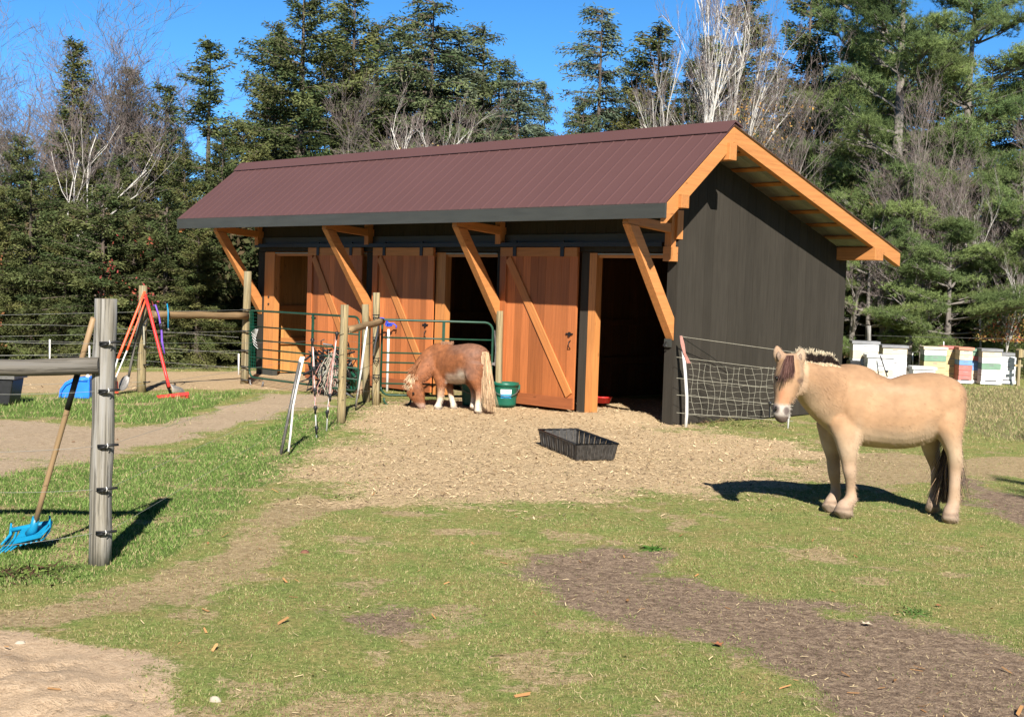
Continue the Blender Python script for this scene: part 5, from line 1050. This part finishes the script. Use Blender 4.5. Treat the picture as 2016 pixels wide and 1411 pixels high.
# buckets
LAB = plain('bucket_label_white', (.75, .76, .78), .4, .05); LBL = plain('bucket_label_blue', (.03, .28, .55), .4, .2, 30)
def bucket(p, r_, h_, lab, label=False, rot=0.):
    e_ = empty('bucket', p, rot, lab, 'bucket'); m = MB(); m.lathe([(0, .01), (r_ * .78, .01), (r_ * .80, .0), (r_ * .83, .05), (r_ * .93, h_ - .06), (r_ * .94, h_ - .05), (r_ * 1.0, h_ - .05), (r_ * 1.02, h_), (r_ * .95, h_), (r_ * .92, h_ - .05), (r_ * .78, .03), (0, .03)], 28); m.build('body', GREENP, e_)
    m = MB(); m.tube([(r_ * 1.0 * cos(a), -r_ * sin(a) * 1.06, h_ - .07 - .12 * sin(a)) for a in np.linspace(0, pi, 12)], .006, 5); m.build('handle', STEEL, e_)
    for s_ in (-1, 1): m = MB(); m.box((s_ * r_ * 1.0 - .02, -.03, h_ - .10), (s_ * r_ * 1.0 + .02, .03, h_ - .03)); m.build('ear', GREENP, e_)
    if label:
        m = MB(); m2 = MB(); a0, a1 = -pi / 2 - .50, -pi / 2 + .42; z0, z1, z2 = h_ * .38, h_ * .55, h_ * .74
        def pt(a, z): rr = r_ * (.83 + .10 * (z - .05) / (h_ - .11)) + .003; return (rr * cos(a), rr * sin(a), z)
        for mm_, za, zb in ((m2, z0, z1), (m, z1, z2)):
            for i_ in range(8): a, b_ = a0 + (a1 - a0) * i_ / 8, a0 + (a1 - a0) * (i_ + 1) / 8; mm_.add([pt(a, za), pt(b_, za), pt(b_, zb), pt(a, zb)], [(0, 1, 2, 3)])
        o = m.build('label', LAB, e_); m2.build('label_band', LBL, o); m = MB(); rr = random.Random(4)
        for row in range(2):
            a = a0 + .10
            while a < a1 - .14:
                w_ = .03 + .04 * rr.random(); z = z1 + (z2 - z1) * (.62 - .36 * row); p0, p1, p2, p3 = pt(a, z), pt(a + w_, z), pt(a + w_, z + .016), pt(a, z + .016); m.add([Vector(q_) * 1.0 + Vector((0, -.002, 0)) for q_ in (p0, p1, p2, p3)], [(0, 1, 2, 3)]); a += w_ + .022
        m.build('print', LBL, o)
    return e_
gz = lambda v: Vector((v.x, v.y, 0))
bucket(gz(G(994, 802)) + Vector((0, .15, 0)), .195, .36, 'green bucket with a blue and white label in front of the near door', True, .1)
bucket(gz(P(930, 800, 18.95)), .185, .38, 'green bucket mostly hidden behind the pony by the open stall')
b2 = bucket(gz(P(682, 760, 20.6)), .19, .40, 'green tub behind the leaning post inside the far gate')
bucket(gz(P(668, 770, 20.3)), .15, .22, 'low green pan beside the netting heap')
e_ = tool('feed_pan', 'pan', 'red rubber pan on the shavings in the open near stall'); q = gz(G(1186, 803)) + Vector((0, .12, .07)); e_.location = q; m = MB(); m.lathe([(0, .01), (.10, .01), (.115, .0), (.145, .085), (.155, .085), (.155, .098), (.135, .098), (.11, .02), (0, .02)], 24); m.build('body', RED, e_)
e_ = tool('water_hook', 'pole', 'white pole with a curled cobalt strap leaning on the middle door'); m = MB(); m.tube([P(762, 771, 20.9), P(764, 700, 20.95), P(765, 648, 21.0)], .022, 8); m.build('pole', WHITE, e_)
m = MB(); c_ = P(765, 640, 20.95); m.tube([c_ + Vector((-.12 + .10 * cos(a), 0, .02 + .09 * sin(a))) for a in np.linspace(3.6, .6, 8)] + [c_ + Vector((.02, 0, .0))], .014, 6); rr = random.Random(8)
for k_ in range(9): m.tube([c_ + Vector((rr.uniform(-.06, .06), rr.uniform(-.03, .03), rr.uniform(-.03, .05))) for _ in range(3)], .010, 5)
m.tube([c_, c_ + Vector((.08, 0, .03)), c_ + Vector((.13, 0, -.01)), c_ + Vector((.12, 0, -.05))], .012, 6); m.build('strap', NAVY, e_)
# black feed tub with ribbed sides
def feed_tub():
    c = [Vector(G(x, y)) for x, y in ((1065, 876), (1134, 906), (1209, 904))]; A, B, C_ = c; top = [P(1058, 845, A.y), P(1137, 877, B.y), P(1219, 876, C_.y)]
    h_ = .165; ux = (B - A); Lx = ux.length; uy = (C_ - B); Ly = uy.length; D = A + (C_ - B)
    e_ = empty('feed_tub', (0, 0, 0), 0, 'shallow black plastic tray with ribbed sides lying on the shavings', 'tub'); base = [A, B, C_, D]; cen = (A + B + C_ + D) / 4; out = [cen + (q - cen) * 1.09 + Vector((0, 0, h_)) for q in base]; m = MB()
    TB = plain('dusty_black_plastic', (.036, .033, .030), .6, .6, 26)
    for i_ in range(4):
        a0, a1, t0, t1 = base[i_], base[(i_ + 1) % 4], out[i_], out[(i_ + 1) % 4]; n_ = 15 if i_ % 2 == 0 else 11; nrm = ((a0 + a1) / 2 - cen).normalized()
        for j_ in range(n_):
            s0, s1 = j_ / n_, (j_ + 1) / n_; o0 = nrm * (.009 if j_ % 2 else 0)
            q = [a0.lerp(a1, s0) + o0, a0.lerp(a1, s1) + o0, t0.lerp(t1, s1) + o0, t0.lerp(t1, s0) + o0]; qi = [p_ - nrm * .006 for p_ in q]
            m.add(q + qi, [(0, 1, 2, 3), (7, 6, 5, 4), (0, 4, 5, 1), (1, 5, 6, 2), (2, 6, 7, 3), (3, 7, 4, 0)])
    m.add([q + Vector((0, 0, .012)) for q in base] + [q + Vector((0, 0, .002)) for q in base], [(0, 1, 2, 3), (7, 6, 5, 4)]); m.build('body', TB, e_)
    m = MB(); cen2 = sum(out, Vector()) / 4
    m.tube([q + Vector((0, 0, .004)) for q in out] + [out[0] + Vector((0, 0, .004)), out[1].lerp(out[0], .96) + Vector((0, 0, .004))], .013, 6, flat=.8); m.build('rim', BLACK, e_)
    m = MB(); rr = random.Random(3)   # pale wear on the ribs
    for i_ in range(4):
        a0, a1, t0, t1 = base[i_], base[(i_ + 1) % 4], out[i_], out[(i_ + 1) % 4]; nrm = ((a0 + a1) / 2 - cen).normalized(); n_ = 15 if i_ % 2 == 0 else 11
        for j_ in range(1, n_):
            s_ = j_ / n_
            for off in (.0105, -.008):
                p0 = a0.lerp(a1, s_) + nrm * off; p1 = t0.lerp(t1, s_) + nrm * off; f0 = rr.uniform(0, .3); f1 = rr.uniform(.6, .95); m.tube([p0.lerp(p1, f0), p0.lerp(p1, f1)], .0022, 3, cap=False)
    m.build('scuffs', STEEL, e_)
feed_tub()
# ------------------------------------------------------------ beehives
HW = plain('hive_white', (.60, .60, .585), .6, .08, 6); HC = plain('hive_cream', (.56, .48, .34), .6, .1, 6); HY = plain('hive_yellow', (.50, .38, .20), .6, .12, 6); HG = plain('hive_green', (.15, .25, .17), .6, .15, 6)
HB = plain('hive_blue', (.14, .27, .48), .6, .12, 6); HR = plain('hive_red', (.44, .14, .12), .6, .12, 6); HO = plain('hive_orange', (.5, .21, .13), .6, .1, 6); HL = plain('hive_lid_grey', (.2, .2, .205), .5, .2, 6); HE = plain('hive_entrance', (.03, .025, .02), .8, .2)
def hive(px, wpx, ytop, Y, cols, lid, lab, rz=-.12, ybase=752, dep=.5):
    q = P(px, ytop, Y); q.z = max(q.z, .3); H_ = q.z; w_ = wpx * Y / F; e_ = empty('beehive', (q.x, Y, 0), rz, lab, 'beehive', 'beehives in a row by the wood'); n_ = len(cols); zb = .08; hb = (H_ - zb - .05) / n_
    m = MB(); m.box((-w_ / 2 - .02, -dep / 2 - .04, .02), (w_ / 2 + .02, dep / 2 + .02, .08)); 
    for sx in (-1, 1): m.box((sx * w_ * .35 - .04, -dep / 2, -.03), (sx * w_ * .35 + .04, dep / 2, .02))
    m.build('stand', HW, e_); m = MB(); m.box((-w_ * .3, -dep / 2 - .006, .085), (w_ * .3, -dep / 2 - .0005, .105)); m.build('entrance', HE, e_)
    for i_, c_ in enumerate(cols[::-1]):
        z0 = zb + i_ * hb; m = MB(); j_ = (i_ % 2) * .004; m.box((-w_ / 2 + j_, -dep / 2 + j_, z0), (w_ / 2 - j_, dep / 2, z0 + hb - .006)); o = m.build('hive_box', c_, e_)
        m = MB(); m.box((-.05, -dep / 2 - .003 + j_, z0 + hb * .62), (.05, -dep / 2 - .0004 + j_, z0 + hb * .74)); m.build('hand_hold', HL, o)
    m = MB(); m.box((-w_ / 2 - .025, -dep / 2 - .025, H_ - .055), (w_ / 2 + .025, dep / 2 + .025, H_)); m.build('lid', lid, e_)
hive(1702, 49, 671, 27.2, [HW, HC, HW, HW, HW], HL, 'tallest white beehive with a cream band and dark lid beside the barn corner')
hive(1759, 46, 679, 27.6, [HC, HW, HW, HW, HW], HL, 'second white beehive with a grey lid right of the tallest one')
hive(1731, 50, 698, 26.6, [HW, HW, HC, HW], HW, 'lower white beehive standing in front between the two tall white ones')
hive(1816, 42, 721, 27.4, [HW, HW], HW, 'low white hive box with a flat lid left of the yellow hives')
hive(1838, 42, 682, 28.3, [HW, HG, HY, HY, HY], HC, 'yellow beehive with a green band under a white top box')
hive(1871, 34, 681, 28.9, [HY, HY, HY, HY], HR, 'all yellow beehive under a red lid')
hive(1898, 25, 683, 28.4, [HC, HC, HB, HR, HR, HR], HO, 'beehive with cream, blue and red boxes')
hive(1920, 22, 686, 28.7, [HG, HR, HB, HB, HC, HC], HG, 'narrow beehive striped green, red, blue and cream')
hive(1948, 36, 686, 28.3, [HC, HW, HG, HW, HW], HL, 'white beehive with one green box near the right end of the row')
hive(1980, 30, 694, 28.8, [HW, HW, HW, HW, HW], HL, 'plain white beehive at the right end of the row')
e_ = empty('bird_box', (P(2004, 755, 28.2).x, 28.2, 0), .1, 'small wooden box on a post at the right end of the hives', 'box'); m = MB(); m.box((-.03, -.03, 0), (.03, .03, .75)); m.box((-.10, -.015, .42), (.08, .015, .47)); m.build('post', POSTW, e_); m = MB(); m.prism([(-.07, .62), (.07, .63), (.07, .78), (-.04, .82), (-.07, .78)], 1, -.11, .05); m.build('box', POSTW, e_)
e_ = empty('fence_post', (0, 0, 0), 0, 'grey wooden post rising behind the tallest white beehive', 'post'); post_part(e_, 1711, 750, 28.6, 1711, 641, .045, GREYW)
e_ = empty('tool_stick', (0, 0, 0), 0, 'thin dark rod with a knob leaning on the lower white hive', 'rod'); m = MB(); m.tube([P(1733, 700, 26.2), P(1747, 742, 26.0)], .012, 6); m.build('rod', BLACK, e_); m = MB(); m.lathe([(0, -.03), (.03, -.015), (.03, .015), (0, .03)], 8, P(1746, 731, 26.0)); m.build('knob', BLACK, e_)
for px, a, b_, nm in ((1797, 695, 722, 'white rod standing left of the low hive box'), (1858, 672, 684, 'white rod rising behind the yellow beehives')):
    m = MB(); m.tube([P(px, b_, 28.9), P(px, a, 28.9)], .013, 6); o = m.build('marker_rod', WHITE, None); tag(o, nm, 'rod')
m = MB(); c_ = P(1680, 728, 26.8); m.box((c_.x - .1, 26.7, 0), (c_.x + .12, 27.0, .5)); o = m.build('storage_box', BLACK, None, bevel=.01); tag(o, 'dark box half hidden by the dun horse in front of the white hives', 'box')
fF = empty('wire_fence', (0, 0, 0), 0, 'thin wire strands running behind the beehives along the wood', 'fence')
for yy in (660, 690, 715): wire(fF, [P(1668, yy, 29.4), P(1711, yy, 28.6), P(1800, yy + 3, 29.3), P(2040, yy + 8, 29.6)], .004, STEEL)
# ------------------------------------------------------------ small things on the ground
ROCK = plain('pale_stone', (.38, .33, .26), .9, .2, 20, bmp=.4)
def blob(name, c, s_, mat, lab, cat, seed, flat=.6):
    rr = random.Random(seed); m = MB(); n1, n2 = 10, 7; vs = []; 
    for i_ in range(n2 + 1):
        ph = pi * i_ / n2
        for j_ in range(n1): th = 2 * pi * j_ / n1; k_ = 1 + .22 * sin(th * 2 + seed) * sin(ph) + rr.uniform(-.1, .1); vs.append((c[0] + s_ * k_ * sin(ph) * cos(th), c[1] + s_ * .8 * k_ * sin(ph) * sin(th), c[2] + s_ * flat * k_ * cos(ph)))
    m.add(vs, [(i_ * n1 + j_, i_ * n1 + (j_ + 1) % n1, (i_ + 1) * n1 + (j_ + 1) % n1, (i_ + 1) * n1 + j_) for i_ in range(n2) for j_ in range(n1)], smooth=True); o = m.build(name, mat, None); return tag(o, lab, cat)
def gr(px, py): q = G(px, py); q.z = hz(q.x, q.y); return q
blob('stone', gr(40, 1267), .022, ROCK, 'pale stone on the bare dirt at the lower left', 'stone', 1); blob('stone', gr(424, 1376), .022, ROCK, 'pale egg shaped stone in the grass near the bottom edge', 'stone', 2, .9)
DUNG = plain('red_brown_clod', (.15, .065, .04), .9, .3, 30, bmp=.5); q = gr(600, 1079); blob('clod', q, .035, DUNG, 'reddish brown clod lying on the worn turf left of centre', 'clod', 5, .5)
def weed(px, py, n_, L, lab, cols, seed, spread=.06, wd=.012, cat='weed'):
    r = np.random.default_rng(seed); q = gr(px, py); R_, D_, LL, C_ = [], [], [], []
    for k_ in range(n_):
        a = r.random() * 6.28; e = r.random() * .9 + .35; R_.append(q + Vector((r.normal() * spread, r.normal() * spread, 0))); D_.append((cos(a), sin(a), e)); LL.append(L * (.5 + r.random())); C_.append(tuple(np.array(cols[int(r.integers(len(cols)))]) * (.7 + .6 * r.random())))
    e_ = empty('weed', (0, 0, 0), 0, lab, cat); strands('leaves', R_, D_, LL, wd, C_, e_, LEAFM, seed, .25)
weed(1283, 1078, 70, .05, 'small bright green leafy weed at the top edge of the bare patch', [(.07, .15, .03), (.05, .11, .02)], 3, .035, .010)
weed(40, 1128, 260, .07, 'dark clump of dying weeds below the blue scoop', [(.05, .07, .02), (.07, .04, .025), (.12, .16, .04)], 4, .12, .009)
weed(300, 1003, 50, .045, 'small round leaved weed in the shadow of the weathered post', [(.06, .13, .03)], 6, .03, .010)
weed(1390, 828, 160, .20, 'reddish dry weeds at the foot of the side wall behind the netting', [(.22, .12, .08), (.26, .2, .09)], 7, .16, .004)
weed(1450, 835, 500, .13, 'unmown grass tuft along the bottom of the side wall', [(.14, .17, .05), (.24, .22, .09)], 8, .30, .004)
weed(1802, 1206, 60, .05, 'low grass tuft at the upper edge of the bare dirt at right', [(.09, .15, .04)], 9, .04, .005)
LEAFD = plain('dead_leaf', (.34, .13, .06), .8, .3, 30); LEAFP = plain('pale_dead_leaf', (.55, .45, .33), .8, .2, 30)
def leaf(px, py, s_, mat, lab, a):
    q = gr(px, py); m = MB(); M_ = Matrix.Rotation(a, 3, 'Z'); pts = [(0, -1, .1), (.35, -.45, .25), (.9, -.35, .5), (.45, .1, .2), (.6, .7, .4), (0, .45, .1), (-.5, .8, .35), (-.4, .1, .2), (-.9, -.2, .5), (-.35, -.4, .25)]
    c_ = [q + M_ @ Vector((x * s_, y * s_, z * s_ * .6 + .012)) for x, y, z in pts] + [q + Vector((0, 0, .014))]; m.add(c_, [(i_, (i_ + 1) % 10, 10) for i_ in range(10)]); m.add([p_ - Vector((0, 0, .0015)) for p_ in c_], [((i_ + 1) % 10, i_, 10) for i_ in range(10)]); tag(m.build('leaf', mat), lab, 'leaf')
leaf(1412, 1268, .035, LEAFD, 'red brown leaf at the lower edge of the bare dirt', .5); leaf(1705, 1229, .035, LEAFP, 'pale curled leaf on the bare dirt at right', 1.2); leaf(1848, 1194, .022, LEAFD, 'small brown leaf in the grass above the bare dirt', 2.)
